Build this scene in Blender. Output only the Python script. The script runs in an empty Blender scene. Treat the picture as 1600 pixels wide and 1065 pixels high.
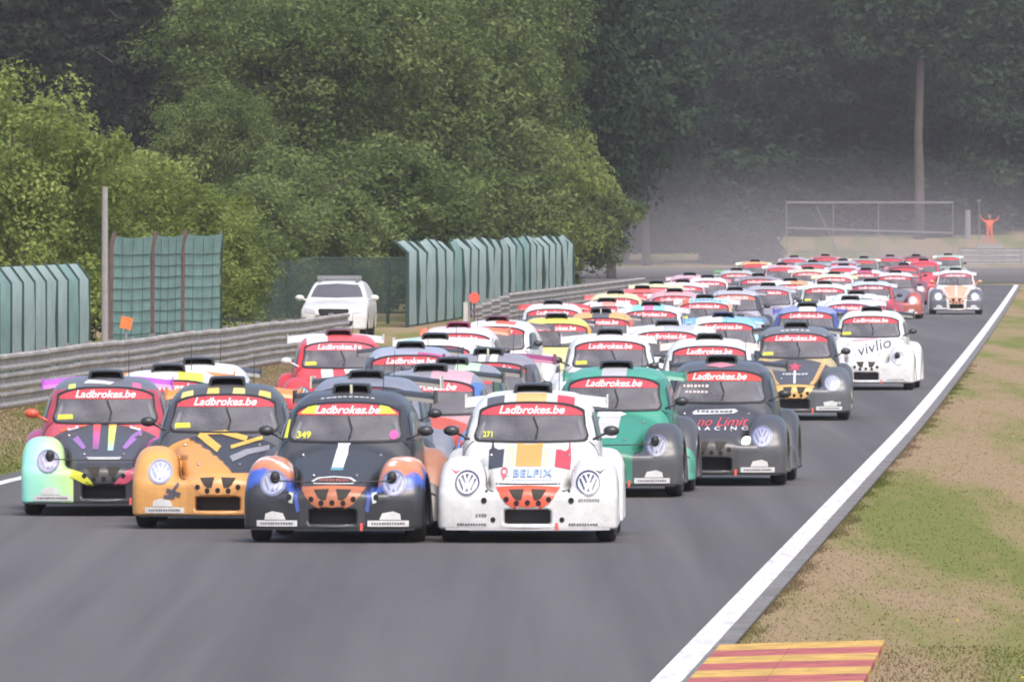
import bpy, bmesh, math, random
import numpy as np
from mathutils import Vector, Matrix
from mathutils.bvhtree import BVHTree

random.seed(7); rng = np.random.default_rng(7)
sc = bpy.context.scene
COL = sc.collection
R = math.radians

# ------------------------------------------------------------------ camera, sky, sun, exposure
CAM_H = 3.2
FPX = 15780.0                       # focal length in pixels of the 1600 px wide photograph
cam_d = bpy.data.cameras.new('camera'); cam = bpy.data.objects.new('camera', cam_d); COL.objects.link(cam)
cam_d.sensor_width = 36.0; cam_d.lens = 36.0 * FPX / 1600.0
cam_d.clip_start = 5.0; cam_d.clip_end = 4000.0
cam.location = (0, 0, CAM_H)
cam.rotation_euler = (R(90) - math.atan((532.5 - 340.0) / FPX), 0, 0)
sc.camera = cam

w = bpy.data.worlds.new('World'); sc.world = w; w.use_nodes = True
nt = w.node_tree; nt.nodes.clear()
SUN_EL, SUN_AZ = 56.0, 160.0        # azimuth clockwise from +Y: behind the camera, to the right
sky = nt.nodes.new('ShaderNodeTexSky'); sky.sky_type = 'NISHITA'; sky.sun_disc = False
sky.sun_elevation = R(SUN_EL); sky.sun_rotation = R(SUN_AZ)
sky.air_density = 1.0; sky.dust_density = 4.0; sky.ozone_density = 1.0
bg = nt.nodes.new('ShaderNodeBackground'); bg.inputs[1].default_value = 0.15
wo = nt.nodes.new('ShaderNodeOutputWorld')
nt.links.new(sky.outputs[0], bg.inputs[0]); nt.links.new(bg.outputs[0], wo.inputs[0])
sd = bpy.data.lights.new('sun', 'SUN'); sd.energy = 1.5; sd.angle = R(32); sd.color = (1.0, 0.95, 0.88)
so = bpy.data.objects.new('sun', sd); COL.objects.link(so)
a, e = R(SUN_AZ), R(SUN_EL)
so.rotation_euler = Vector((math.sin(a) * math.cos(e), math.cos(a) * math.cos(e), math.sin(e))).to_track_quat('Z', 'Y').to_euler()
so.location = (30, -40, 60)
sc.view_settings.view_transform = 'Standard'; sc.view_settings.look = 'None'
sc.view_settings.gamma = 1.0; sc.view_settings.use_curve_mapping = False
sc.view_settings.exposure = 0.8
cy = sc.cycles
cy.use_denoising = True
cy.max_bounces = 6; cy.diffuse_bounces = 3; cy.glossy_bounces = 3; cy.transmission_bounces = 3
cy.volume_bounces = 0; cy.transparent_max_bounces = 12
cy.sample_clamp_indirect = 4.0
cy.filter_width = 1.9

# ------------------------------------------------------------------ helpers
def lin(h):
    h = h.lstrip('#')
    out = []
    for i in (0, 2, 4):
        c = int(h[i:i + 2], 16) / 255.0
        out.append(c / 12.92 if c <= 0.04045 else ((c + 0.055) / 1.055) ** 2.4)
    return tuple(out)

def tag(o, label=None, cat=None, group=None, kind=None):
    if label: o['label'] = label
    if cat: o['category'] = cat
    if group: o['group'] = group
    if kind: o['kind'] = kind
    return o

def empty(name, loc=(0, 0, 0), rz=0.0):
    o = bpy.data.objects.new(name, None); COL.objects.link(o)
    o.location = loc; o.rotation_euler = (0, 0, rz); o.empty_display_size = 0.2
    return o

def mesh_np(name, v, f, smooth=False, normals=None):
    me = bpy.data.meshes.new(name)
    me.from_pydata([tuple(map(float, p)) for p in v], [], [tuple(map(int, q)) for q in f])
    me.update()
    if smooth:
        me.polygons.foreach_set('use_smooth', [True] * len(me.polygons))
    if normals is not None:
        me.normals_split_custom_set_from_vertices([tuple(map(float, n)) for n in normals])
    return me

def obj(name, me, mat=None, parent=None, loc=None, rz=None):
    """link a (possibly shared) mesh as an object with its own material"""
    o = bpy.data.objects.new(name, me); COL.objects.link(o)
    if mat is not None:
        if len(me.materials) == 0: me.materials.append(None)
        o.material_slots[0].link = 'OBJECT'; o.material_slots[0].material = mat
    if parent is not None: o.parent = parent
    if loc is not None: o.location = loc
    if rz is not None: o.rotation_euler = (0, 0, rz)
    return o

class MB:
    """collects simple solids into one mesh"""
    def __init__(s): s.v = []; s.f = []
    def add(s, v, f):
        n = len(s.v); s.v += [tuple(p) for p in v]; s.f += [tuple(i + n for i in q) for q in f]; return s
    def box(s, x0, x1, y0, y1, z0, z1):
        v = [(x0, y0, z0), (x1, y0, z0), (x1, y1, z0), (x0, y1, z0), (x0, y0, z1), (x1, y0, z1), (x1, y1, z1), (x0, y1, z1)]
        return s.add(v, [(0, 3, 2, 1), (4, 5, 6, 7), (0, 1, 5, 4), (1, 2, 6, 5), (2, 3, 7, 6), (3, 0, 4, 7)])
    def tube(s, pts, rad, n=6):
        pts = [Vector(p) for p in pts]; m = len(pts)
        rads = rad if isinstance(rad, (list, tuple)) else [rad] * m
        v = []; f = []
        for i, p in enumerate(pts):
            t = (pts[min(i + 1, m - 1)] - pts[max(i - 1, 0)]).normalized()
            u = t.orthogonal().normalized() if abs(t.z) > 0.9 else t.cross(Vector((0, 0, 1))).normalized()
            b = t.cross(u)
            for k in range(n):
                an = 2 * math.pi * k / n
                v.append(p + (u * math.cos(an) + b * math.sin(an)) * rads[i])
        for i in range(m - 1):
            for k in range(n):
                k2 = (k + 1) % n
                f.append((i * n + k, i * n + k2, (i + 1) * n + k2, (i + 1) * n + k))
        f.append(tuple(range(n))[::-1]); f.append(tuple((m - 1) * n + k for k in range(n)))
        return s.add(v, f)
    def lathe_x(s, prof, n=24, cx=0, cyy=0, cz=0):
        """profile of (x, r) revolved about the x axis"""
        v = []; f = []; m = len(prof)
        for (x, r) in prof:
            for k in range(n):
                an = 2 * math.pi * k / n
                v.append((cx + x, cyy + r * math.cos(an), cz + r * math.sin(an)))
        for i in range(m - 1):
            for k in range(n):
                k2 = (k + 1) % n
                f.append((i * n + k, (i + 1) * n + k, (i + 1) * n + k2, i * n + k2))
        return s.add(v, f)
    def ellipsoid(s, c, r, nu=12, nv=8):
        v = []; f = []
        for j in range(nv + 1):
            th = math.pi * j / nv
            for i in range(nu):
                ph = 2 * math.pi * i / nu
                v.append((c[0] + r[0] * math.sin(th) * math.cos(ph), c[1] + r[1] * math.sin(th) * math.sin(ph), c[2] + r[2] * math.cos(th)))
        for j in range(nv):
            for i in range(nu):
                i2 = (i + 1) % nu
                f.append((j * nu + i, (j + 1) * nu + i, (j + 1) * nu + i2, j * nu + i2))
        return s.add(v, f)
    def mesh(s, name, smooth=False): return mesh_np(name, s.v, s.f, smooth)

# ------------------------------------------------------------------ materials
MATS = {}
def newmat(name):
    m = bpy.data.materials.new(name); m.use_nodes = True
    return m, m.node_tree, m.node_tree.nodes['Principled BSDF']

def paint(hexcol, rough=0.45, coat=0.3, dirt=0.10):
    key = ('p', hexcol, rough, coat)
    if key in MATS: return MATS[key]
    m, t, b = newmat('paint_' + hexcol.lstrip('#'))
    c = [.014 + min(x, 0.70) * .95 for x in lin(hexcol)]
    tc = t.nodes.new('ShaderNodeTexCoord'); nz = t.nodes.new('ShaderNodeTexNoise')
    nz.inputs['Scale'].default_value = 3.2; nz.inputs['Detail'].default_value = 9.0; nz.inputs['Roughness'].default_value = 0.72
    t.links.new(tc.outputs['Object'], nz.inputs['Vector'])
    rp = t.nodes.new('ShaderNodeValToRGB')
    rp.color_ramp.elements[0].position = 0.30; rp.color_ramp.elements[1].position = 0.62
    d = [x * (1 - 2.0 * dirt) + 0.08 * dirt for x in c]
    rp.color_ramp.elements[0].color = (*d, 1); rp.color_ramp.elements[1].color = (*c, 1)
    t.links.new(nz.outputs['Fac'], rp.inputs['Fac'])
    sx = t.nodes.new('ShaderNodeSeparateXYZ'); t.links.new(tc.outputs['Object'], sx.inputs[0])
    zr = t.nodes.new('ShaderNodeMapRange'); zr.inputs['From Min'].default_value = .12; zr.inputs['From Max'].default_value = .62; zr.inputs['To Min'].default_value = .42; zr.inputs['To Max'].default_value = 0.0
    t.links.new(sx.outputs['Z'], zr.inputs['Value'])
    n2 = t.nodes.new('ShaderNodeTexNoise'); n2.inputs['Scale'].default_value = 9.0; n2.inputs['Detail'].default_value = 8.0; n2.inputs['Roughness'].default_value = .8
    t.links.new(tc.outputs['Object'], n2.inputs['Vector'])
    nr_ = t.nodes.new('ShaderNodeMapRange'); nr_.inputs['From Min'].default_value = .42; nr_.inputs['From Max'].default_value = .75; t.links.new(n2.outputs['Fac'], nr_.inputs['Value'])
    mu = t.nodes.new('ShaderNodeMath'); mu.operation = 'MULTIPLY'; t.links.new(zr.outputs[0], mu.inputs[0]); t.links.new(nr_.outputs[0], mu.inputs[1])
    gm = t.nodes.new('ShaderNodeMix'); gm.data_type = 'RGBA'; t.links.new(mu.outputs[0], gm.inputs['Factor']); t.links.new(rp.outputs['Color'], gm.inputs[6]); gm.inputs[7].default_value = (.10, .092, .088, 1)
    t.links.new(gm.outputs[2], b.inputs['Base Color'])
    b.inputs['Roughness'].default_value = rough; b.inputs['Coat Weight'].default_value = coat; b.inputs['Coat Roughness'].default_value = 0.13
    MATS[key] = m; return m

def ramp_paint(name, stops, axis=2, lo=0.0, hi=1.0, slant=(0, 0, 0), amp=.10, sc_=7.0):
    """paint whose colour runs along a direction of the bodywork (a printed wrap)"""
    if name in MATS: return MATS[name]
    m, t, b = newmat('wrap_' + name)
    tc = t.nodes.new('ShaderNodeTexCoord')
    dp = t.nodes.new('ShaderNodeVectorMath'); dp.operation = 'DOT_PRODUCT'
    vec = [slant[0], slant[1], slant[2]]; vec[axis] += 1.0
    dp.inputs[1].default_value = vec
    t.links.new(tc.outputs['Object'], dp.inputs[0])
    nz = t.nodes.new('ShaderNodeTexNoise'); nz.inputs['Scale'].default_value = sc_; nz.inputs['Detail'].default_value = 4.0
    t.links.new(tc.outputs['Object'], nz.inputs['Vector'])
    ad = t.nodes.new('ShaderNodeMath'); ad.operation = 'MULTIPLY_ADD'; ad.inputs[1].default_value = amp
    t.links.new(nz.outputs['Fac'], ad.inputs[0]); t.links.new(dp.outputs['Value'], ad.inputs[2])
    mr = t.nodes.new('ShaderNodeMapRange'); mr.inputs['From Min'].default_value = lo + amp / 2; mr.inputs['From Max'].default_value = hi + amp / 2
    t.links.new(ad.outputs[0], mr.inputs['Value'])
    rp = t.nodes.new('ShaderNodeValToRGB'); els = rp.color_ramp.elements
    while len(els) < len(stops): els.new(0.5)
    for el, (p, h) in zip(els, stops):
        el.position = p; el.color = (*[min(x, .8) for x in lin(h)], 1)
    t.links.new(mr.outputs[0], rp.inputs['Fac']); t.links.new(rp.outputs['Color'], b.inputs['Base Color'])
    b.inputs['Roughness'].default_value = 0.4; b.inputs['Coat Weight'].default_value = 0.25; b.inputs['Coat Roughness'].default_value = 0.18
    MATS[name] = m; return m

def plain(name, rgb, rough=0.6, metal=0.0, noise=0.0, scale=8.0, bump=0.0):
    if name in MATS: return MATS[name]
    m, t, b = newmat(name)
    b.inputs['Base Color'].default_value = (*rgb, 1); b.inputs['Roughness'].default_value = rough; b.inputs['Metallic'].default_value = metal
    if noise > 0 or bump > 0:
        tc = t.nodes.new('ShaderNodeTexCoord'); nz = t.nodes.new('ShaderNodeTexNoise')
        nz.inputs['Scale'].default_value = scale; nz.inputs['Detail'].default_value = 7.0; nz.inputs['Roughness'].default_value = 0.7
        t.links.new(tc.outputs['Object'], nz.inputs['Vector'])
        rp = t.nodes.new('ShaderNodeValToRGB')
        rp.color_ramp.elements[0].position = .28; rp.color_ramp.elements[1].position = .72
        rp.color_ramp.elements[0].color = (*[x * (1 - noise) for x in rgb], 1); rp.color_ramp.elements[1].color = (*[min(1, x * (1 + noise)) for x in rgb], 1)
        t.links.new(nz.outputs['Fac'], rp.inputs['Fac']); t.links.new(rp.outputs['Color'], b.inputs['Base Color'])
        if bump > 0:
            bp = t.nodes.new('ShaderNodeBump'); bp.inputs['Strength'].default_value = bump; bp.inputs['Distance'].default_value = 0.03
            t.links.new(nz.outputs['Fac'], bp.inputs['Height']); t.links.new(bp.outputs[0], b.inputs['Normal'])
    MATS[name] = m; return m

def glass_mat():
    m = bpy.data.materials.new('tinted_glass'); m.use_nodes = True; t = m.node_tree; t.nodes.clear()
    o = t.nodes.new('ShaderNodeOutputMaterial'); tr = t.nodes.new('ShaderNodeBsdfTransparent'); tr.inputs[0].default_value = (.80, .80, .82, 1)
    gl = t.nodes.new('ShaderNodeBsdfGlossy'); gl.inputs['Roughness'].default_value = 0.12; gl.inputs[0].default_value = (.9, .9, .95, 1)
    df = t.nodes.new('ShaderNodeBsdfDiffuse'); df.inputs[0].default_value = (.30, .285, .30, 1)     # smeary grey film, sky reflection put into its diffuse colour
    fr = t.nodes.new('ShaderNodeFresnel'); fr.inputs['IOR'].default_value = 1.6
    m1 = t.nodes.new('ShaderNodeMixShader')
    tc = t.nodes.new('ShaderNodeTexCoord'); nz = t.nodes.new('ShaderNodeTexNoise'); nz.inputs['Scale'].default_value = 3.5; nz.inputs['Detail'].default_value = 5
    t.links.new(tc.outputs['Object'], nz.inputs['Vector']); mr = t.nodes.new('ShaderNodeMapRange'); mr.inputs['From Min'].default_value = .3; mr.inputs['From Max'].default_value = .7
    mr.inputs['To Min'].default_value = .26; mr.inputs['To Max'].default_value = .54; t.links.new(nz.outputs['Fac'], mr.inputs['Value']); t.links.new(mr.outputs[0], m1.inputs[0])
    m2 = t.nodes.new('ShaderNodeMixShader')
    t.links.new(tr.outputs[0], m1.inputs[1]); t.links.new(df.outputs[0], m1.inputs[2])
    t.links.new(fr.outputs[0], m2.inputs[0]); t.links.new(m1.outputs[0], m2.inputs[1]); t.links.new(gl.outputs[0], m2.inputs[2])
    t.links.new(m2.outputs[0], o.inputs[0])
    return m
GLASS = glass_mat()
RUBBER = plain('tyre_rubber', (.022, .021, .022), .85, noise=.35, scale=14)
BLACK = plain('black_trim', (.018, .018, .02), .55)
DARKHOLE = plain('dark_opening', (.012, .012, .013), .9)
RIM = plain('rim_metal', (.12, .12, .13), .35, .8)
STEEL = plain('bare_steel', (.35, .35, .36), .4, .9)
VENTMESH = plain('vent_mesh', (.035, .03, .025), .8, noise=.5, scale=120)
RADIATOR = plain('radiator_mesh', (.05, .048, .055), .6, noise=.35, scale=90)
WHITE_STICK = paint('#ECECEE', .5, .1)

# ------------------------------------------------------------------ ground, road, kerb, verges
SL = (1724 - 800) / FPX             # direction of the straight (x per metre of y)
def bend(Y): return -1.16 * max(0.0, (Y - 150) / 340.0) ** 1.3
def road_pt(u, Y, z=0.0): return (SL * Y + u + bend(Y), Y, z)

def strip(name, u0, u1, ys, z, mat, kind='structure', crown=0.0):
    v = []; f = []
    n = 9 if crown else 2
    for Y in ys:
        for k in range(n):
            q = k / (n - 1)
            v.append(road_pt(u0 + (u1 - u0) * q, Y, z))
    for i in range(len(ys) - 1):
        for k in range(n - 1):
            f.append((i * n + k, i * n + k + 1, (i + 1) * n + k + 1, (i + 1) * n + k))
    o = obj(name, mesh_np(name, v, f), mat)
    if kind: o['kind'] = kind
    return o

def ground_mat():
    m, t, b = newmat('dry_grass')
    tc = t.nodes.new('ShaderNodeTexCoord')
    def noise(scale, detail=6, rough=.6, stretch=(1, 1, 1)):
        mp = t.nodes.new('ShaderNodeMapping'); mp.inputs['Scale'].default_value = stretch
        t.links.new(tc.outputs['Object'], mp.inputs['Vector'])
        n = t.nodes.new('ShaderNodeTexNoise'); n.inputs['Scale'].default_value = scale; n.inputs['Detail'].default_value = detail; n.inputs['Roughness'].default_value = rough
        t.links.new(mp.outputs[0], n.inputs['Vector']); return n
    big = noise(.55, 5, .62, (1, .06, 1)); fine = noise(9, 8, .75, (1, .30, 1))
    r1 = t.nodes.new('ShaderNodeValToRGB'); e1 = r1.color_ramp.elements
    e1[0].position = .40; e1[0].color = (.150, .162, .046, 1); e1[1].position = .57; e1[1].color = (.275, .202, .122, 1)
    x = e1.new(.48); x.color = (.220, .186, .084, 1)
    t.links.new(big.outputs['Fac'], r1.inputs['Fac'])
    r2 = t.nodes.new('ShaderNodeValToRGB'); r2.color_ramp.elements[0].position = .25; r2.color_ramp.elements[1].position = .75
    r2.color_ramp.elements[0].color = (.76, .76, .76, 1); r2.color_ramp.elements[1].color = (1.14, 1.14, 1.1, 1)
    t.links.new(fine.outputs['Fac'], r2.inputs['Fac'])
    mx = t.nodes.new('ShaderNodeMix'); mx.data_type = 'RGBA'; mx.blend_type = 'MULTIPLY'; mx.inputs['Factor'].default_value = 1
    t.links.new(r1.outputs[0], mx.inputs[6]); t.links.new(r2.outputs[0], mx.inputs[7]); t.links.new(mx.outputs[2], b.inputs['Base Color'])
    b.inputs['Roughness'].default_value = .95; b.inputs['Specular IOR Level'].default_value = .1
    bp = t.nodes.new('ShaderNodeBump'); bp.inputs['Strength'].default_value = .4; bp.inputs['Distance'].default_value = .03
    t.links.new(fine.outputs['Fac'], bp.inputs['Height']); t.links.new(bp.outputs[0], b.inputs['Normal'])
    return m
GROUND_M = ground_mat()

def asphalt_mat():
    m, t, b = newmat('asphalt')
    tc = t.nodes.new('ShaderNodeTexCoord')
    mp = t.nodes.new('ShaderNodeMapping'); mp.inputs['Rotation'].default_value = (0, 0, math.atan(SL)); mp.inputs['Scale'].default_value = (1.5, .012, 1)
    t.links.new(tc.outputs['Object'], mp.inputs['Vector'])
    n1 = t.nodes.new('ShaderNodeTexNoise'); n1.inputs['Scale'].default_value = 1.0; n1.inputs['Detail'].default_value = 6; n1.inputs['Roughness'].default_value = .6
    t.links.new(mp.outputs[0], n1.inputs['Vector'])
    n2 = t.nodes.new('ShaderNodeTexNoise'); n2.inputs['Scale'].default_value = .5; n2.inputs['Detail'].default_value = 8; n2.inputs['Roughness'].default_value = .65
    mp2 = t.nodes.new('ShaderNodeMapping'); mp2.inputs['Rotation'].default_value = (0, 0, math.atan(SL)); mp2.inputs['Scale'].default_value = (1.0, .035, 1)
    t.links.new(tc.outputs['Object'], mp2.inputs['Vector']); t.links.new(mp2.outputs[0], n2.inputs['Vector'])
    n3 = t.nodes.new('ShaderNodeTexNoise'); n3.inputs['Scale'].default_value = 60; n3.inputs['Detail'].default_value = 3
    t.links.new(tc.outputs['Object'], n3.inputs['Vector'])
    ad = t.nodes.new('ShaderNodeMath'); ad.operation = 'ADD'; t.links.new(n1.outputs['Fac'], ad.inputs[0]); t.links.new(n2.outputs['Fac'], ad.inputs[1])
    md = t.nodes.new('ShaderNodeMath'); md.operation = 'MULTIPLY_ADD'; md.inputs[1].default_value = .35; t.links.new(n3.outputs['Fac'], md.inputs[0]); t.links.new(ad.outputs[0], md.inputs[2])
    rp = t.nodes.new('ShaderNodeValToRGB'); rp.color_ramp.elements[0].position = .75; rp.color_ramp.elements[1].position = 1.0
    rp.color_ramp.elements[0].color = (.066, .062, .062, 1); rp.color_ramp.elements[1].color = (.116, .107, .107, 1)
    mr = t.nodes.new('ShaderNodeMapRange'); mr.inputs['From Min'].default_value = .0; mr.inputs['From Max'].default_value = 1.6
    t.links.new(md.outputs[0], mr.inputs['Value'])
    rp.color_ramp.elements[0].position = .55; rp.color_ramp.elements[1].position = .88
    t.links.new(mr.outputs[0], rp.inputs['Fac']); t.links.new(rp.outputs[0], b.inputs['Base Color'])
    b.inputs['Roughness'].default_value = .78; b.inputs['Specular IOR Level'].default_value = .35
    bp = t.nodes.new('ShaderNodeBump'); bp.inputs['Strength'].default_value = .25; bp.inputs['Distance'].default_value = .01
    t.links.new(n3.outputs['Fac'], bp.inputs['Height']); t.links.new(bp.outputs[0], b.inputs['Normal'])
    return m
ASPHALT = asphalt_mat()

def worn_white():
    m, t, b = newmat('worn_white_paint')
    tc = t.nodes.new('ShaderNodeTexCoord'); n = t.nodes.new('ShaderNodeTexNoise'); n.inputs['Scale'].default_value = 3.0; n.inputs['Detail'].default_value = 9; n.inputs['Roughness'].default_value = .75
    mp = t.nodes.new('ShaderNodeMapping'); mp.inputs['Scale'].default_value = (3, .3, 1)
    t.links.new(tc.outputs['Object'], mp.inputs['Vector']); t.links.new(mp.outputs[0], n.inputs['Vector'])
    rp = t.nodes.new('ShaderNodeValToRGB'); rp.color_ramp.elements[0].position = .38; rp.color_ramp.elements[1].position = .56
    rp.color_ramp.elements[0].color = (.43, .41, .415, 1); rp.color_ramp.elements[1].color = (.66, .64, .65, 1)
    t.links.new(n.outputs['Fac'], rp.inputs['Fac']); t.links.new(rp.outputs[0], b.inputs['Base Color']); b.inputs['Roughness'].default_value = .8
    return m
LINE_M = worn_white()

# ground: one sheet, flat round the track, rising to a wooded bank behind the bend
def ground_z(x, y):
    t = min(1.0, max(0.0, (y - 655) / 45.0)); t = t * t * (3 - 2 * t)
    z = -0.02 + 2.0 * t + max(0.0, (y - 700)) * 0.045
    s = min(1.0, max(0.0, (-x - 14 + 0.0 * y) / 60.0)) if y > 230 else 0.0
    return z + 1.2 * s * min(1, (y - 230) / 60.0)
gx = sorted(set([-400, -300, -200] + list(range(-150, 160, 10)) + [200, 300, 400]))
gy = sorted(set([-100, 0] + list(range(30, 1100, 15)) + [1200, 1400]))
gv = [(x, y, ground_z(x, y)) for y in gy for x in gx]; nx = len(gx)
gf = [(j * nx + i, j * nx + i + 1, (j + 1) * nx + i + 1, (j + 1) * nx + i) for j in range(len(gy) - 1) for i in range(nx - 1)]
tag(obj('ground', mesh_np('ground', gv, gf, True), GROUND_M), kind='structure')

ys = [-30 + 10 * i for i in range(52)]      # up to 480
U_R, U_L = -3.12, -13.4
# asphalt with the turn to the left at the far end
v = []; f = []
for Y in ys:
    v.append(road_pt(U_L - .30, Y, 0.0)); v.append(road_pt(U_R + .36, Y, 0.0))
for i in range(len(ys) - 1): f.append((2 * i, 2 * i + 1, 2 * i + 3, 2 * i + 2))
pr = road_pt(U_R + .36, 480); pl = road_pt(U_L - .3, 480)
n0 = len(v); arc = []
for k in range(1, 13):
    an = math.pi / 2 * k / 12
    arc.append((pr[0] - 11 * (1 - math.cos(an)), 480 + 11 * math.sin(an), 0.0))
ctr = (pl[0], 480, 0.0)
v += arc; ci = 2 * (len(ys) - 1); last = 2 * (len(ys) - 1) + 1
for k in range(len(arc)):
    f.append((ci, last if k == 0 else n0 + k - 1, n0 + k))
n1 = len(v); v += [(-120, 491, 0), (-120, 480, 0)]
f.append((ci, n0 + len(arc) - 1, n1, n1 + 1))
tag(obj('road', mesh_np('road', v, f), ASPHALT), kind='structure')
yl = [10 + 10 * i for i in range(48)]
# white edge line (right) continues round the bend
v = []; f = []
def edge_pair(u0, u1, Y): return [road_pt(u0, Y, .004), road_pt(u1, Y, .004)]
for Y in yl: v += edge_pair(U_R, U_R + .21, Y)
p0 = road_pt(U_R, 480); p1 = road_pt(U_R + .21, 480)
for k in range(1, 13):
    an = math.pi / 2 * k / 12
    v += [(p0[0] - 10.6 * (1 - math.cos(an)), 480 + 10.3 * math.sin(an), .004), (p0[0] + .21 - 10.6 * (1 - math.cos(an)), 480 + 10.7 * math.sin(an), .004)]
v += [(-120, 490.3, .004), (-120, 490.7, .004)]
for i in range(len(v) // 2 - 1): f.append((2 * i, 2 * i + 1, 2 * i + 3, 2 * i + 2))
tag(obj('edge_line_right', mesh_np('edge_line', v, f), LINE_M), kind='structure')
strip('edge_line_left', U_L, U_L + .18, yl, .004, LINE_M)
DUST = plain('dusty_concrete', (.15, .14, .14), .9, noise=.35, scale=1.5)
strip('verge_strip', U_R + .21, U_R + .35, yl, .003, DUST)
# gravel beyond the bend and dry bank
GRAVEL = plain('dry_gravel', (.085, .075, .070), .95, noise=.45, scale=.07)
v = []; f = []; gyy = [494 + 6 * i for i in range(26)]; gxx = [2, 12, 22, 32, 44, 60]
for y_ in gyy:
    for x_ in gxx:
        xx = min(x_, 27.0 + (y_ - 494) * .25) if y_ < 625 else x_
        v.append((xx, y_, ground_z(xx, y_) + .03))
for j in range(len(gyy) - 1):
    for i in range(5): f.append((j * 6 + i, j * 6 + i + 1, j * 6 + i + 7, j * 6 + i + 6))
tag(obj('gravel_bed', mesh_np('gravel_bed', v, f, True), GRAVEL), kind='structure')

# kerb: raised slab with red and yellow bars, each bar a piece
kerb = empty('kerb', road_pt(U_R + .6, 66)); tag(kerb, kind='structure')
KRED = plain('kerb_red', (.33, .080, .075), .85, noise=.5, scale=3.5); KYEL = plain('kerb_yellow', (.47, .29, .07), .85, noise=.5, scale=3.5)
k0 = road_pt(U_R + .6, 66)
def kpt(u, Y, z):
    p = road_pt(u, Y, z); return (p[0] - k0[0], p[1] - k0[1], p[2])
bars = 11; L0, L1 = 63.5, 75.6; st = (L1 - L0) / bars
for i in range(bars):
    for half in range(2):
        ua = U_R + .25 + half * .55; ub = ua + (.545 if half == 0 else .68)
        j = i if half == 0 else i
        ya = L0 + st * i + half * .10; yb = ya + st
        cut = 0.0
        za, zb = (.008, .018) if half == 0 else (.021, .030)
        sk = .25 * half
        a_ = [kpt(ua, ya, -.03), kpt(ub, ya + .15, -.03), kpt(ub, yb + .15, -.03), kpt(ua, yb, -.03),
              kpt(ua, ya, za), kpt(ub, ya + .15, zb), kpt(ub, yb + .15, zb), kpt(ua, yb, za)]
        me = mesh_np('kerb_bar', a_, [(0, 3, 2, 1), (4, 5, 6, 7), (0, 1, 5, 4), (1, 2, 6, 5), (2, 3, 7, 6), (3, 0, 4, 7)])
        obj('kerb_bar', me, KYEL if (i % 2 == 0) else KRED, kerb)

# ------------------------------------------------------------------ car body as an implicit surface
def smin(a, b, k):
    h = np.clip(.5 + .5 * (b - a) / k, 0, 1); return b * (1 - h) + a * h - k * h * (1 - h)
def smax(a, b, k): return -smin(-a, -b, k)
def prof(pts, sigma=.04):
    xs = np.array([p[0] for p in pts]); zs = np.array([p[1] for p in pts])
    g = np.arange(xs[0] - .4, xs[-1] + .4, .01)
    # extend with the end slopes, then smooth
    zz = np.interp(g, xs, zs)
    s0 = (zs[1] - zs[0]) / (xs[1] - xs[0]); s1 = (zs[-1] - zs[-2]) / (xs[-1] - xs[-2])
    zz = np.where(g < xs[0], zs[0] + (g - xs[0]) * s0, zz); zz = np.where(g > xs[-1], zs[-1] + (g - xs[-1]) * s1, zz)
    n = int(3 * sigma / .01); kr = np.exp(-.5 * (np.arange(-n, n + 1) * .01 / sigma) ** 2); kr /= kr.sum()
    zp = np.convolve(np.pad(zz, n, 'edge'), kr, 'valid')
    return lambda q: np.interp(q, g, zp)

hood_top = prof([(-.74, .46), (-.68, .53), (-.56, .60), (-.35, .675), (0, .79), (.35, .895), (.65, .965), (.95, 1.0), (1.3, 1.0)], .05)
hood_w = prof([(-.75, .27), (-.6, .33), (0, .425), (.6, .56), (1.2, .60)], .06)
cab_top = prof([(.35, .70), (.60, .965), (.75, 1.085), (.9, 1.205), (1.03, 1.30), (1.16, 1.375), (1.35, 1.435), (1.65, 1.475), (2.0, 1.455), (2.4, 1.34), (2.8, 1.10), (3.1, .80), (3.25, .5)], .05)
cab_w = prof([(.1, .73), (.6, .735), (.9, .72), (1.0, .705), (1.2, .655), (1.3, .622), (1.4, .575), (1.6, .47)], .05)
cab_tap = prof([(.3, .90), (.55, .95), (.9, 1.0), (1.9, 1.0), (2.5, .93), (3.2, .70)], .08)
ff_top = prof([(-.70, .20), (-.655, .42), (-.60, .56), (-.5, .685), (-.35, .785), (-.15, .838), (0, .845), (.25, .80), (.5, .66), (.7, .45), (.85, .2)], .035)
rf_top = prof([(1.6, .2), (1.75, .45), (1.95, .70), (2.2, .85), (2.4, .88), (2.7, .82), (2.95, .65), (3.15, .35), (3.2, .2)], .05)

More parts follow.
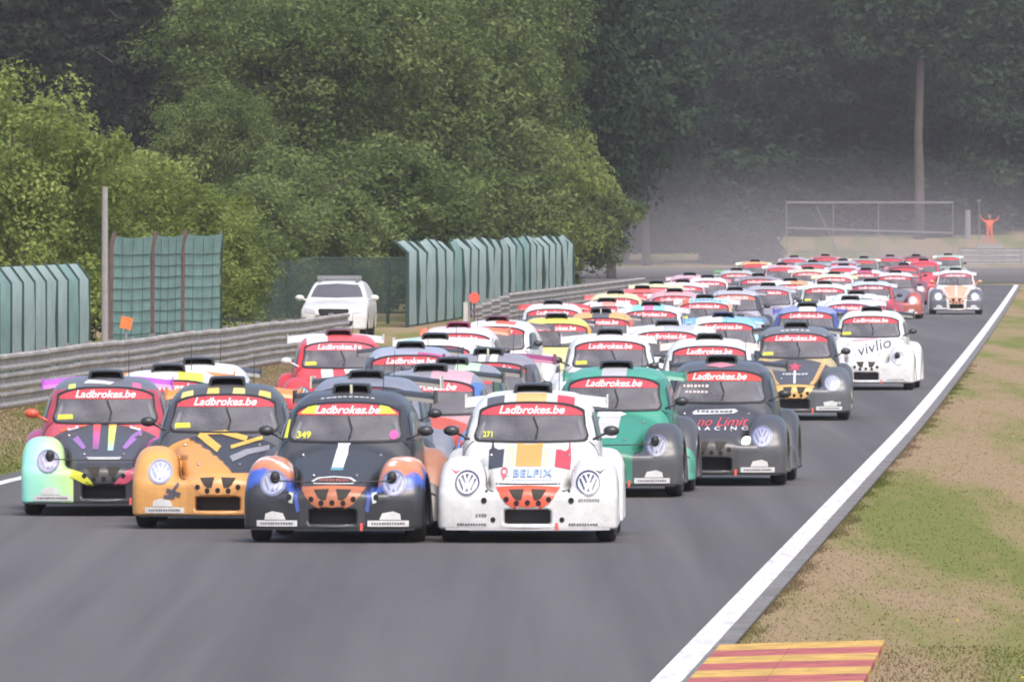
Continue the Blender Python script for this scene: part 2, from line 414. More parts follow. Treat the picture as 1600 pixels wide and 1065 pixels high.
def car_sdf(x, y, z):
    ax = np.abs(x)
    hood = smax((z - hood_top(y) + .42 * ax ** 2) * .92, ax - hood_w(y), .09)
    hood = smax(hood, -(y + .715 - .45 * ax ** 2), .10); hood = np.maximum(hood, y - 1.2)
    ye = y - .20 * ax ** 2
    cab = smax((z - cab_top(ye) + .15 * ax ** 2) * .78, ax - cab_w(z) * cab_tap(y), .15)
    cab = smax(cab, .46 - y, .05)
    xf = ax - .678
    ff = smax((z - ff_top(y) + .9 * xf ** 2) * .85, np.abs(xf) - .243, .17)
    ff = smax(ff, -(y + .668 - .10 * ax ** 2), .10)
    xr = ax - .69
    rf = smax((z - rf_top(y) + .5 * xr ** 2) * .85, np.abs(xr) - .25, .16)
    ap = smax(smax(z - .50, ax - .88, .08), -(y + .70 - .14 * ax ** 2), .08); ap = np.maximum(ap, y - .1)
    sill = smax(smax(z - .60, ax - .765, .08), np.maximum(.3 - y, y - 2.5), .05)
    d = smin(hood, ff, .018); d = smin(d, ap, .06); d = smin(d, cab, .05); d = smin(d, sill, .04); d = smin(d, rf, .05)
    for yc in (0.0, 2.4):
        well = np.maximum(np.sqrt((y - yc) ** 2 + (z - .30) ** 2) - .365, .56 - ax)
        d = smax(d, -well, .012)
    rad = np.maximum(np.maximum(ax - .235, np.abs(z - .262) - .072), y + .42)
    d = smax(d, -rad, .014)
    d = smax(d, .135 - z, .03)
    return d

def surface_nets(sdf, lo, hi, h, iters=4):
    n = [int(math.ceil((hi[i] - lo[i]) / h)) + 1 for i in range(3)]
    ax = [lo[i] + h * np.arange(n[i]) for i in range(3)]
    X, Y, Z = np.meshgrid(*ax, indexing='ij')
    D = sdf(X, Y, Z); S = D < 0
    c = [(i, j, k) for i in (0, 1) for j in (0, 1) for k in (0, 1)]
    sl = lambda A, o: A[o[0]:n[0] - 1 + o[0], o[1]:n[1] - 1 + o[1], o[2]:n[2] - 1 + o[2]]
    cnt = sum(sl(S, o).astype(int) for o in c)
    act = (cnt > 0) & (cnt < 8)
    acc = np.zeros(act.shape + (3,)); num = np.zeros(act.shape)
    for a_ in c:
        for d_ in range(3):
            if a_[d_]: continue
            b_ = list(a_); b_[d_] = 1
            da, db = sl(D, a_), sl(D, b_); cr = (da < 0) != (db < 0)
            t = np.where(cr, da / np.where(cr, da - db, 1), 0)
            for q in range(3):
                base = a_[q] + (t if q == d_ else 0)
                acc[..., q] += np.where(cr, base, 0)
            num += cr
    idx = -np.ones(act.shape, int); idx[act] = np.arange(act.sum())
    ii = np.argwhere(act)
    V = np.array(lo) + h * (ii + acc[act] / num[act][:, None])
    F = []
    for d_ in range(3):
        e, g = (d_ + 1) % 3, (d_ + 2) % 3
        A = [slice(None)] * 3; B = [slice(None)] * 3
        A[d_] = slice(0, n[d_] - 1); B[d_] = slice(1, n[d_])
        for ax_ in (e, g):
            A[ax_] = slice(1, n[ax_] - 1); B[ax_] = slice(1, n[ax_] - 1)
        sa, sb = S[tuple(A)], S[tuple(B)]
        P = np.argwhere(sa != sb); fl = sa[tuple(P.T)]
        off = np.zeros(3, int); off[e] = 1; off[g] = 1
        P = P + off
        ue = np.zeros(3, int); ue[e] = 1; ug = np.zeros(3, int); ug[g] = 1
        q0 = idx[tuple((P - ue - ug).T)]; q1 = idx[tuple((P - ug).T)]; q2 = idx[tuple(P.T)]; q3 = idx[tuple((P - ue).T)]
        Q = np.stack([q0, q1, q2, q3], 1); Q[~fl] = Q[~fl][:, ::-1]
        F.append(Q)
    F = np.concatenate(F)
    for _ in range(iters):                      # relax, then snap back onto the surface
        s = np.zeros_like(V); k = np.zeros(len(V))
        for i in range(4):
            np.add.at(s, F[:, i], V[F[:, (i + 1) % 4]]); np.add.at(k, F[:, i], 1)
            np.add.at(s, F[:, (i + 1) % 4], V[F[:, i]]); np.add.at(k, F[:, (i + 1) % 4], 1)
        V = V * .5 + .5 * s / k[:, None]
        for _ in range(2):
            g, d0 = grad(sdf, V)
            V = V - g * (d0 / np.maximum((g ** 2).sum(1), .25))[:, None]
    return V, F

def grad(sdf, V, e=.006):
    g = np.zeros_like(V)
    for i in range(3):
        o = np.zeros(3); o[i] = e
        p, q = V + o, V - o
        g[:, i] = (sdf(p[:, 0], p[:, 1], p[:, 2]) - sdf(q[:, 0], q[:, 1], q[:, 2])) / (2 * e)
    return g, sdf(V[:, 0], V[:, 1], V[:, 2])
def nrm(sdf, V):
    g, _ = grad(sdf, V, .01); return g / np.maximum(np.linalg.norm(g, axis=1), 1e-6)[:, None]

# ---- windscreen outline (x, z) seen from the front
def shield_outline(inset=0.0, n=14):
    hb, ht, zb, zt = .583 - inset, .528 - inset, .975 + inset, 1.345 - inset
    pts = []
    for k in range(n + 1): pts.append((-hb + .04 + (2 * hb - .08) * k / n, zb - .012 * (1 - (2 * k / n - 1) ** 2)))
    pts += [(hb - .01, zb + .02), (hb, zb + .06)]
    zs = zt - .085
    pts += [(ht + (hb - ht) * .45, zb + .15), (ht + .005, zs)]
    for k in range(n + 1):
        q = 1 - 2 * k / n
        x = ht * math.sin(q * math.pi / 2) * .985
        pts.append((x, zs + .085 * (max(0, 1 - abs(x / ht) ** 2.8)) ** .7))
    pts += [(-ht - .005, zs), (-ht - (hb - ht) * .45, zb + .15), (-hb, zb + .06), (-hb + .01, zb + .02)]
    out = []
    for p in pts:
        if not out or (abs(p[0] - out[-1][0]) + abs(p[1] - out[-1][1])) > .004: out.append(p)
    return out

def inside(poly, x, z):
    r = np.zeros(np.shape(x), bool); n = len(poly)
    for i in range(n):
        x0, z0 = poly[i]; x1, z1 = poly[(i + 1) % n]
        c = ((z0 > z) != (z1 > z))
        xi = (x1 - x0) * (z - z0) / ((z1 - z0) if z1 != z0 else 1e-9) + x0
        r ^= c & (x < xi)
    return r

V0, F0 = surface_nets(car_sdf, (-1.02, -.80, .08), (1.02, 3.32, 1.56), .032, 4)
N0 = nrm(car_sdf, V0)
BVH = BVHTree.FromPolygons([tuple(p) for p in V0], [tuple(q) for q in F0])

def line_x(y): return .335 + (.575 - .335) * (y + .70) / 1.30 if y < .1 else .4827 + .65 * (y - .1)      # hood / fender joint

def split_body():
    bm = bmesh.new()
    vs = [bm.verts.new(p) for p in V0]
    for q in F0:
        try: bm.faces.new([vs[i] for i in q])
        except ValueError: pass
    def cut(co, no):
        bmesh.ops.bisect_plane(bm, geom=bm.verts[:] + bm.edges[:] + bm.faces[:], dist=1e-5, plane_co=co, plane_no=no)
    d = Vector((.575 - .335, 1.30, 0)).normalized(); nn = Vector((d.y, -d.x, 0))
    cut((.335, -.70, 0), nn); cut((-.335, -.70, 0), (-nn.x, nn.y, 0))
    d2 = Vector((.65, 1, 0)).normalized(); n2_ = Vector((d2.y, -d2.x, 0)); cut((.4827, .1, 0), n2_); cut((-.4827, .1, 0), (-n2_.x, n2_.y, 0)); cut((0, .1, 0), (0, 1, 0))
    cut((0, .585, 0), (0, 1, 0)); cut((0, 0, .575), (0, 0, 1)); cut((0, .74, 0), (0, 1, 0)); cut((0, 1.75, 0), (0, 1, 0))
    cut((0, 0, 1.325), (0, 0, 1)); cut((.5, 0, 0), (1, 0, 0)); cut((-.5, 0, 0), (1, 0, 0)); cut((0, 1.82, 0), (0, 1, 0)); cut((0, 0, .95), (0, 0, 1)); cut((0, 0, .22), (0, 0, 1)); cut((0, 0, .70), (0, 0, 1))
    ol = shield_outline(.002); no_ = len(ol)
    for i in range(no_):
        (xa, za), (xb, zb) = ol[i], ol[(i + 1) % no_]; L = math.hypot(xb - xa, zb - za)
        near = []
        for fc in bm.faces:
            c = fc.calc_center_median()
            if not (.4 < c.y < 1.35 and c.z > .9): continue
            t = max(0, min(1, ((c.x - xa) * (xb - xa) + (c.z - za) * (zb - za)) / L ** 2))
            if math.hypot(c.x - xa - t * (xb - xa), c.z - za - t * (zb - za)) < .05: near.append(fc)
        ge = set(near)
        for fc in near: ge.update(fc.edges); ge.update(fc.verts)
        bmesh.ops.bisect_plane(bm, geom=list(ge), dist=1e-4, plane_co=(xa, 0, za), plane_no=(zb - za, 0, -(xb - xa)))
    bm.verts.index_update()
    P = np.array([v.co[:] for v in bm.verts])
    groups = {}
    for fc in bm.faces:
        c = fc.calc_center_median(); ids = [v.index for v in fc.verts]
        if .5 < c.y < 1.35 and c.z > .9:
            if inside(ol, np.array(c.x), np.array(c.z)) and fc.normal.y < -.05: continue
        sx = 'l' if c.x < 0 else 'r'
        if c.z > 1.325: k = 'roof'
        elif c.y < .585 and abs(c.x) < line_x(c.y): k = 'hood' if c.z > .575 else ('front_bumper' if c.y < .1 else 'body_shell')
        elif (c.y < .585 and c.z < .95) or (c.y < .74 and c.z < .70): k = 'front_fender_' + sx
        elif .74 <= c.y < 1.75 and abs(c.x) > .5 and c.z > .22: k = 'door_' + sx
        elif c.y >= 1.82 and abs(c.x) > .5 and c.z < .95: k = 'rear_fender_' + sx
        else: k = 'body_shell'
        groups.setdefault(k, []).append(ids)
    out = {}
    for k, fs in groups.items():
        used = sorted({i for q in fs for i in q}); mp = {o: n for n, o in enumerate(used)}
        pv = P[used]
        out[k] = mesh_np('car_' + k, pv, [[mp[i] for i in q] for q in fs], True, nrm(car_sdf, pv))
    bm.free(); return out
BODY = split_body()

# ------------------------------------------------------------------ decals laid on the bodywork
def cast(x, b_, mode):
    if mode == 'front': o, d = Vector((x, -3, b_)), Vector((0, 1, 0))
    elif mode == 'top': o, d = Vector((x, b_, 3)), Vector((0, 0, -1))
    elif mode == 'right': o, d = Vector((3, x, b_)), Vector((-1, 0, 0))
    else: o, d = Vector((-3, x, b_)), Vector((1, 0, 0))
    hit, n, i, dist = BVH.ray_cast(o, d)
    if hit is None:
        hit, n, i, dist = BVH.find_nearest(o + d * 2.6)
    return hit, n

DECALS = {}
def lay(verts2, faces, mode, off, name='decal', maxlen=.05, bias=None):
    """triangulate a flat drawing finely and press it on the body"""
    bm = bmesh.new(); vs = [bm.verts.new((p[0], p[1], 0)) for p in verts2]
    for q in faces:
        try: bm.faces.new([vs[i] for i in q])
        except ValueError: pass
    bmesh.ops.triangulate(bm, faces=bm.faces[:])
    for _ in range(6):
        es = [e for e in bm.edges if e.calc_length() > maxlen]
        if not es: break
        bmesh.ops.subdivide_edges(bm, edges=es, cuts=1)
        bmesh.ops.triangulate(bm, faces=[f_ for f_ in bm.faces if len(f_.verts) > 3])
    pts = [v.co.copy() for v in bm.verts]; bm.verts.index_update()
    fs = [[v.index for v in f_.verts] for f_ in bm.faces]; bm.free()
    hits = [cast(p.x, p.y, mode)[0] for p in pts]
    H = np.array([h[:] for h in hits]); Nn = nrm(car_sdf, H)
    Pv = H + Nn * off
    # face the same way as the body
    out = []
    for q in fs:
        a_, b_, c_ = Pv[q[0]], Pv[q[1]], Pv[q[2]]
        out.append(q if np.dot(np.cross(b_ - a_, c_ - a_), Nn[q[0]]) > 0 else q[::-1])
    return mesh_np(name, Pv, out, True, Nn)

def poly_mesh(pts, mode='front', off=.004, name='decal', maxlen=.05):
    key = (tuple(pts), mode, off)
    if key not in DECALS: DECALS[key] = lay(pts, [list(range(len(pts)))], mode, off, name, maxlen)
    return DECALS[key]
def rect(x0, x1, z0, z1): return ((x0, z0), (x1, z0), (x1, z1), (x0, z1))
def circle(cx, cz, r, n=20, sx=1.0): return tuple((cx + r * sx * math.cos(2 * math.pi * k / n), cz + r * math.sin(2 * math.pi * k / n)) for k in range(n))

def multi_mesh(polys, mode='front', off=.004, name='decal', maxlen=.05):
    key = ('m', tuple(tuple(p) for p in polys), mode, off)
    if key not in DECALS:
        v = []; f = []
        for p in polys:
            f.append([len(v) + i for i in range(len(p))]); v += list(p)
        DECALS[key] = lay(v, f, mode, off, name, maxlen)
    return DECALS[key]

def annulus(cx, cz, r0, r1, n=28):
    out = []
    for k in range(n):
        a0, a1 = 2 * math.pi * k / n, 2 * math.pi * (k + 1) / n
        out.append(((cx + r0 * math.cos(a0), cz + r0 * math.sin(a0)), (cx + r1 * math.cos(a0), cz + r1 * math.sin(a0)), (cx + r1 * math.cos(a1), cz + r1 * math.sin(a1)), (cx + r0 * math.cos(a1), cz + r0 * math.sin(a1))))
    return out
def stroke(p, q, w_):
    dx, dz = q[0] - p[0], q[1] - p[1]; L = math.hypot(dx, dz) or 1; ox, oz = -dz / L * w_ / 2, dx / L * w_ / 2
    return ((p[0] + ox, p[1] + oz), (p[0] - ox, p[1] - oz), (q[0] - ox, q[1] - oz), (q[0] + ox, q[1] + oz))
def emblem(cx, cz, r):
    """ring with a V over a W, as on the fenders"""
    L = annulus(cx, cz, r * .86, r, 28)
    # dark fields between the letters
    def P(a_, b_): return (cx + a_ * r, cz + b_ * r)
    w_ = r * .17
    segs = [((-.28, .66), (-.04, .10)), ((.28, .66), (.04, .10)),
            ((-.62, .42), (-.30, -.62)), ((.62, .42), (.30, -.62)), ((-.30, -.62), (0, .02)), ((.30, -.62), (0, .02))]
    dark = [(P(-.17, .70), P(.17, .70), P(0, .28)),
            (P(-.52, .55), P(-.34, .66), P(-.07, .06), P(-.20, -.02)), (P(.52, .55), P(.34, .66), P(.07, .06), P(.20, -.02)),
            (P(-.74, .25), P(-.62, .42), P(-.26, -.45), P(-.36, -.66)), (P(.74, .25), P(.62, .42), P(.26, -.45), P(.36, -.66)),
            (P(-.15, -.66), P(.15, -.66), P(0, -.32))]
    return L + dark

TEXTS = {}
def text2d(s, shear=0.0, bold=0.0, spacing=1.0):
    key = (s, shear, bold, spacing)
    if key in TEXTS: return TEXTS[key]
    cu = bpy.data.curves.new('lettering', 'FONT'); cu.body = s; cu.shear = shear; cu.offset = bold; cu.space_character = spacing
    cu.dimensions = '2D'; cu.fill_mode = 'FRONT'; cu.resolution_u = 3; cu.align_x = 'CENTER'
    o = bpy.data.objects.new('lettering_tmp', cu); COL.objects.link(o)
    dg = bpy.context.evaluated_depsgraph_get(); dg.update()
    me = bpy.data.meshes.new_from_object(o.evaluated_get(dg))
    v = [(p.co.x, p.co.y) for p in me.vertices]; f = [tuple(q.vertices) for q in me.polygons]
    bpy.data.objects.remove(o); bpy.data.curves.remove(cu); bpy.data.meshes.remove(me)
    xs = [p[0] for p in v]; zs = [p[1] for p in v]
    cx_, cz_ = (min(xs) + max(xs)) / 2, (min(zs) + max(zs)) / 2; W = max(xs) - min(xs); H = max(zs) - min(zs)
    v = [((p[0] - cx_) / W, (p[1] - cz_) / H) for p in v]
    TEXTS[key] = (v, f); return TEXTS[key]
def text_mesh(s, cx, cz, W, H, mode='front', off=.008, rot=0.0, shear=0.0, bold=0.012, spacing=1.0):
    key = ('t', s, cx, cz, W, H, mode, off, rot, shear)
    if key not in DECALS:
        v, f = text2d(s, shear, bold, spacing); ca, sa = math.cos(rot), math.sin(rot)
        vv = [(cx + p[0] * W * ca - p[1] * H * sa, cz + p[0] * W * sa + p[1] * H * ca) for p in v]
        DECALS[key] = lay(vv, f, mode, off, 'lettering', .09)
    return DECALS[key]

# ------------------------------------------------------------------ shared car pieces
def band(outer, inner, off, name):
    polys = []; n = len(outer)
    v = list(outer) + list(inner); f = [(i, (i + 1) % n, n + (i + 1) % n, n + i) for i in range(n)]
    return lay(v, f, 'front', off, name, .06)
OUT = shield_outline(-.010); INN = shield_outline(.010)
M_SEAL = band(OUT, INN, .010, 'seal')
M_GLASS = lay(shield_outline(.0), [list(range(len(shield_outline(.0))))], 'front', .004, 'windshield', .06)
def clip_above(poly, zc, cur=.02):
    out = []; n = len(poly)
    for i in range(n):
        p, q = poly[i], poly[(i + 1) % n]
        if p[1] >= zc: out.append(p)
        if (p[1] >= zc) != (q[1] >= zc):
            t = (zc - p[1]) / (q[1] - p[1]); out.append((p[0] + t * (q[0] - p[0]), zc))
    return out
bp = clip_above(shield_outline(.012), 1.222)
M_BANNER = lay(bp, [list(range(len(bp)))], 'front', .008, 'banner', .05)
M_BTEXT = text_mesh('Ladbrokes.be', .0, 1.272, .68, .08, off=.012, shear=.28, bold=.022)

def arch(hw, z0, h, n=10):
    return [(-hw, z0)] + [(-hw * math.cos(math.pi * k / n) * (1 if k in (0, n) else 1), z0 + h * math.sin(math.pi * k / n) ** .5) for k in range(1, n)] + [(hw, z0)]
def scoop_mesh():
    """roof intake: hollow hood, open to the front, fading into the roof"""
    b = MB(); secs = [(1.42, .195, .098), (1.45, .205, .105), (1.65, .195, .090), (1.95, .15, .055), (2.2, .10, .02)]
    rows = []
    def sec(hw, zb, h): return [(-hw, zb), (-hw * .985, zb + h * .62), (-hw * .90, zb + h * .93), (-hw * .6, zb + h), (0, zb + h * 1.02), (hw * .6, zb + h), (hw * .90, zb + h * .93), (hw * .985, zb + h * .62), (hw, zb)]
    for (y, hw, h) in secs:
        zb = float(cab_top(np.array(y))) - .02
        rows.append([(p[0], y, p[1]) for p in sec(hw, zb, h)])
    m = len(rows[0]); v = [p for r_ in rows for p in r_]
    b.add(v, [(i * m + k, i * m + k + 1, (i + 1) * m + k + 1, (i + 1) * m + k) for i in range(len(rows) - 1) for k in range(m - 1)])
    zb = float(cab_top(np.array(1.42))) - .02
    inn = [[(p[0], y, p[1]) for p in sec(.195 * s_, zb + .004, .098 * s_)] for (y, s_) in ((1.42, .88), (1.60, .84))]
    v = [p for r_ in inn for p in r_]
    b.add(v, [(k, m + k, m + k + 1, k + 1) for k in range(m - 1)] + [tuple(m + k for k in range(m))])
    b.add(rows[0] + inn[0], [(k, m + k, m + k + 1, k + 1) for k in range(m - 1)])
    return b.mesh('scoop', True)
M_SCOOP = scoop_mesh()
M_SCOOPBAR = MB().box(-.012, .012, 1.40, 1.50, 1.42, 1.528).mesh('divider')

def wing_mesh(hw=.74):
    pr_ = [(0, 0), (.02, .028), (.08, .045), (.18, .04), (.30, .012), (.30, 0), (.15, -.002)]
    v = []; m = len(pr_); f = []
    xs = [-hw, -hw * .5, 0, hw * .5, hw]
    for x in xs:
        dz = .012 * (1 - (x / hw) ** 2)
        for (y, z) in pr_: v.append((x, 2.86 + y, 1.325 + z * 1.25 + dz + .26 * y - .035 * abs(x / hw) ** 3))
    for i in range(len(xs) - 1):
        for k in range(m): f.append((i * m + k, (i + 1) * m + k, (i + 1) * m + (k + 1) % m, i * m + (k + 1) % m))
    f.append(tuple(range(m))); f.append(tuple((len(xs) - 1) * m + k for k in range(m))[::-1])
    return mesh_np('wing', v, f)
M_WING = wing_mesh()
M_ENDP = {s: MB().box(min(s * .742, s * .757), max(s * .742, s * .757), 2.85, 3.20, 1.285, 1.42).mesh('end_plate') for s in (-1, 1)}
M_STRUT = {s: MB().tube([(s * .35, 2.72, 1.0), (s * .36, 2.98, 1.36)], .018, 6).mesh('strut') for s in (-1, 1)}
def mirror_mesh(s):
    b = MB(); b.ellipsoid((s * .83, .80, 1.075), (.085, .06, .052), 12, 8); b.tube([(s * .64, .72, .99), (s * .72, .76, 1.03), (s * .80, .80, 1.06)], .014, 6)
    return b.mesh('mirror', True)
M_MIRROR = {s: mirror_mesh(s) for s in (-1, 1)}
def tyre_mesh():
    return MB().lathe_x([(-.10, .19), (-.10, .255), (-.088, .288), (-.06, .298), (0, .30), (.06, .298), (.088, .288), (.10, .255), (.10, .19)], 30).mesh('wheel', True)
M_TYRE = tyre_mesh()
def rim_mesh(s):
    b = MB(); b.lathe_x([(s * -.05, .0), (s * .02, .04), (s * .03, .05)], 12)
    b.lathe_x([(s * -.03, .195), (s * .09, .20), (s * .095, .188), (s * .05, .17), (s * -.05, .165)], 24)
    for k in range(6):
        an = 2 * math.pi * k / 6
        b.tube([(s * .03, .04 * math.cos(an), .04 * math.sin(an)), (s * .05, .18 * math.cos(an), .18 * math.sin(an))], .022, 5)
    b.lathe_x([(s * -.045, .0), (s * -.045, .17)], 18)
    return b.mesh('rim')
M_RIM = {s: rim_mesh(s) for s in (-1, 1)}
M_DISC = {s: poly_mesh(circle(s * .622, .585, .128, 28), 'front', .007, 'headlight', .03) for s in (-1, 1)}
M_EMB = {s: multi_mesh(emblem(s * .622, .585, .122), 'front', .014, 'emblem', .03) for s in (-1, 1)}
GR = [(-.33, .548), (-.15, .560), (0, .565), (.15, .560), (.33, .548), (.285, .47), (.22, .39), (.13, .338), (0, .322), (-.13, .338), (-.22, .39), (-.285, .47)]
M_GRILLE = poly_mesh(tuple(GR), 'front', .006, 'grille')
VT = []
for s in (-1, 1):
    VT.append(tuple((s * a_, b_) for a_, b_ in ((.035, .528), (.192, .522), (.15, .455), (.11, .425), (.065, .425))))
M_VENTS = [poly_mesh(p_, 'front', .010, 'vent') for p_ in VT]
M_HOLES = [poly_mesh(circle(x, z, .027, 12), 'front', .010, 'hole') for x, z in ((-.215, .432), (-.112, .395), (0, .40), (.112, .395), (.215, .432))]
M_RAD = MB().box(-.25, .25, -.455, -.43, .18, .345).mesh('radiator')
M_PINS = {s: multi_mesh([circle(s * .445, .42, .030, 12), circle(s * .352, .232, .026, 12), circle(s * .425, .505, .013, 8)], 'front', .007, 'fixing_holes') for s in (-1, 1)}
def side_window(mode):
    pts = ((.86, .98), (1.0, 1.10), (1.14, 1.21), (1.28, 1.25), (1.62, 1.25), (1.70, 1.20), (1.72, .98), (1.4, .97))
    return poly_mesh(pts, mode, .006, 'side_window')
M_SIDEW = {-1: side_window('left'), 1: side_window('right')}
M_NUMP = poly_mesh(((-.535, 1.005), (-.36, 1.012), (-.37, 1.06), (-.53, 1.055)), 'front', .008, 'number_panel')
M_PLATE = {s: poly_mesh(rect(min(s * .36, s * .78), max(s * .36, s * .78), .165, .225), 'front', .007, 'sponsor_plate') for s in (-1, 1)}
M_PLATE2 = {s: poly_mesh(((s * .48, .232), (s * .70, .232), (s * .69, .29), (s * .62, .315), (s * .51, .295)), 'front', .007, 'sponsor_panel') for s in (-1, 1)}
def dashes(x0, x1, z, h, n, seed):
    r_ = random.Random(seed); out = []; x = x0; st_ = (x1 - x0) / n
    for i in range(n):
        wd = st_ * r_.uniform(.55, .85); out.append(rect(x, x + wd, z - h / 2 * r_.uniform(.7, 1), z + h / 2 * r_.uniform(.7, 1))); x += st_
    return out
M_DASH = {s: multi_mesh(dashes(min(s * .40, s * .74), max(s * .40, s * .74), .195, .024, 13, 3), 'front', .011, 'small_print') for s in (-1, 1)}
def wiper_mesh():
    b = MB(); P_ = []
    for (x, z) in ((.05, .985), (.07, 1.08), (.02, 1.20)):
        h_, n_ = cast(x, z, 'front'); P_.append(h_ + n_ * .02)
    b.tube(P_, .008, 5); return b.mesh('wiper')
M_WIPER = wiper_mesh()
def gap_mesh(s):
    pts_ = [(s * line_x(y), y) for y in np.linspace(-.60, .56, 26)]; v = []; f = []
    for i, (x, y) in enumerate(pts_):
        for o in (-.008, .008): v.append((x + o, y))
    for i in range(len(pts_) - 1): f.append((2 * i, 2 * i + 1, 2 * i + 3, 2 * i + 2))
    return lay(v, f, 'top', .003, 'panel_gap', .2)
M_GAP = {s: gap_mesh(s) for s in (-1, 1)}
M_DGAP = {s: multi_mesh([stroke((.755, .30), (.755, .97), .014), stroke((1.745, .40), (1.745, .97), .014), stroke((.755, .30), (1.70, .26), .014)], 'left' if s < 0 else 'right', .003, 'door_gap', .06) for s in (-1, 1)}
M_NGAP = lay([(x, .578 + o) for x in np.linspace(-.33, .33, 14) for o in (-.006, .006)], [(2 * i, 2 * i + 1, 2 * i + 3, 2 * i + 2) for i in range(13)], 'front', .003, 'nose_gap', .2)
def pin_mesh(x, y):
    h_, n_ = cast(x, y, 'top'); return MB().tube([h_ - n_ * .01, h_ + n_ * .012, h_ + n_ * .022], [.020, .018, .010], 8).mesh('hood_pin')
M_PINH = [pin_mesh(s * x, y) for s in (-1, 1) for x, y in ((.22, -.36), (.40, .38))]
h_, n_ = cast(.30, .17, 'front')
M_TOW = MB().add([(.285, h_.y - .006, .20), (.315, h_.y - .006, .20), (.315, h_.y - .03, .125), (.285, h_.y - .03, .125), (.285, h_.y + .004, .20), (.315, h_.y + .004, .20), (.315, h_.y - .02, .125), (.285, h_.y - .02, .125)], [(0, 1, 2, 3), (7, 6, 5, 4), (0, 4, 5, 1), (1, 5, 6, 2), (2, 6, 7, 3), (3, 7, 4, 0)]).mesh('tow_strap')
M_ANT = MB().tube([(.25, 2.3, 1.36), (.25, 2.42, 1.60), (.25, 2.5, 1.74)], [.006, .004, .003], 5).mesh('antenna')

M_LIP = MB()
for k in range(12):
    x0, x1 = -.84 + 1.68 * k / 12, -.84 + 1.68 * (k + 1) / 12
    y0_, y1_ = -.70 + .14 * x0 * x0, -.70 + .14 * x1 * x1
    M_LIP.add([(x0, y0_ - .012, .128), (x1, y1_ - .012, .128), (x1, y1_ + .25, .128), (x0, y0_ + .25, .128), (x0, y0_ - .012, .150), (x1, y1_ - .012, .150), (x1, y1_ + .25, .150), (x0, y0_ + .25, .150)],
              [(0, 3, 2, 1), (4, 5, 6, 7), (0, 1, 5, 4), (2, 3, 7, 6)] + ([(3, 0, 4, 7)] if k == 0 else []) + ([(1, 2, 6, 5)] if k == 11 else []))
M_LIP = M_LIP.mesh('splitter')
def cage_mesh():
    b = MB()
    for s in (-1, 1):
        b.tube([(s * .55, .95, .35), (s * .55, .95, 1.0), (s * .44, 1.18, 1.30), (s * .42, 1.75, 1.36), (s * .46, 1.95, 1.0), (s * .46, 1.95, .3)], .022, 6)
    b.tube([(-.42, 1.75, 1.36), (.42, 1.75, 1.36)], .022, 6); b.tube([(-.44, 1.2, 1.31), (.44, 1.2, 1.31)], .022, 6)
    b.tube([(-.44, 1.85, .6), (.42, 1.75, 1.34)], .020, 6); b.tube([(.44, 1.85, .6), (-.42, 1.75, 1.34)], .020, 6)
    return b.mesh('roll_cage', True)
M_CAGE = cage_mesh()
def seat_mesh():
    b = MB()
    b.box(-.50, -.08, 1.35, 1.80, .30, .46); b.box(-.52, -.06, 1.74, 1.88, .44, 1.05); b.box(-.42, -.16, 1.76, 1.88, 1.05, 1.26)
    b.box(-.56, -.47, 1.45, 1.85, .44, .75); b.box(-.11, -.02, 1.45, 1.85, .44, .75)
    return b.mesh('seat')
M_SEAT = seat_mesh()
def dash_mesh():
    b = MB(); b.box(-.56, .56, .86, 1.06, .62, .92)
    pts = [(-.29 + .15 * math.cos(2 * math.pi * k / 14), 1.12 + .05 * math.sin(2 * math.pi * k / 14), .93 + .13 * math.sin(2 * math.pi * k / 14)) for k in range(15)]
    b.tube(pts, .016, 5); return b.mesh('dashboard')
M_DASHB = dash_mesh()
CAGE_M = plain('cage_paint', (.55, .55, .56), .45)
SEAT_M = plain('seat_cloth', (.03, .03, .035), .9)

BANNER_RED = paint('#C63A44', .5, .1); TXT_WHITE = paint('#F2ECEE', .5, .1)

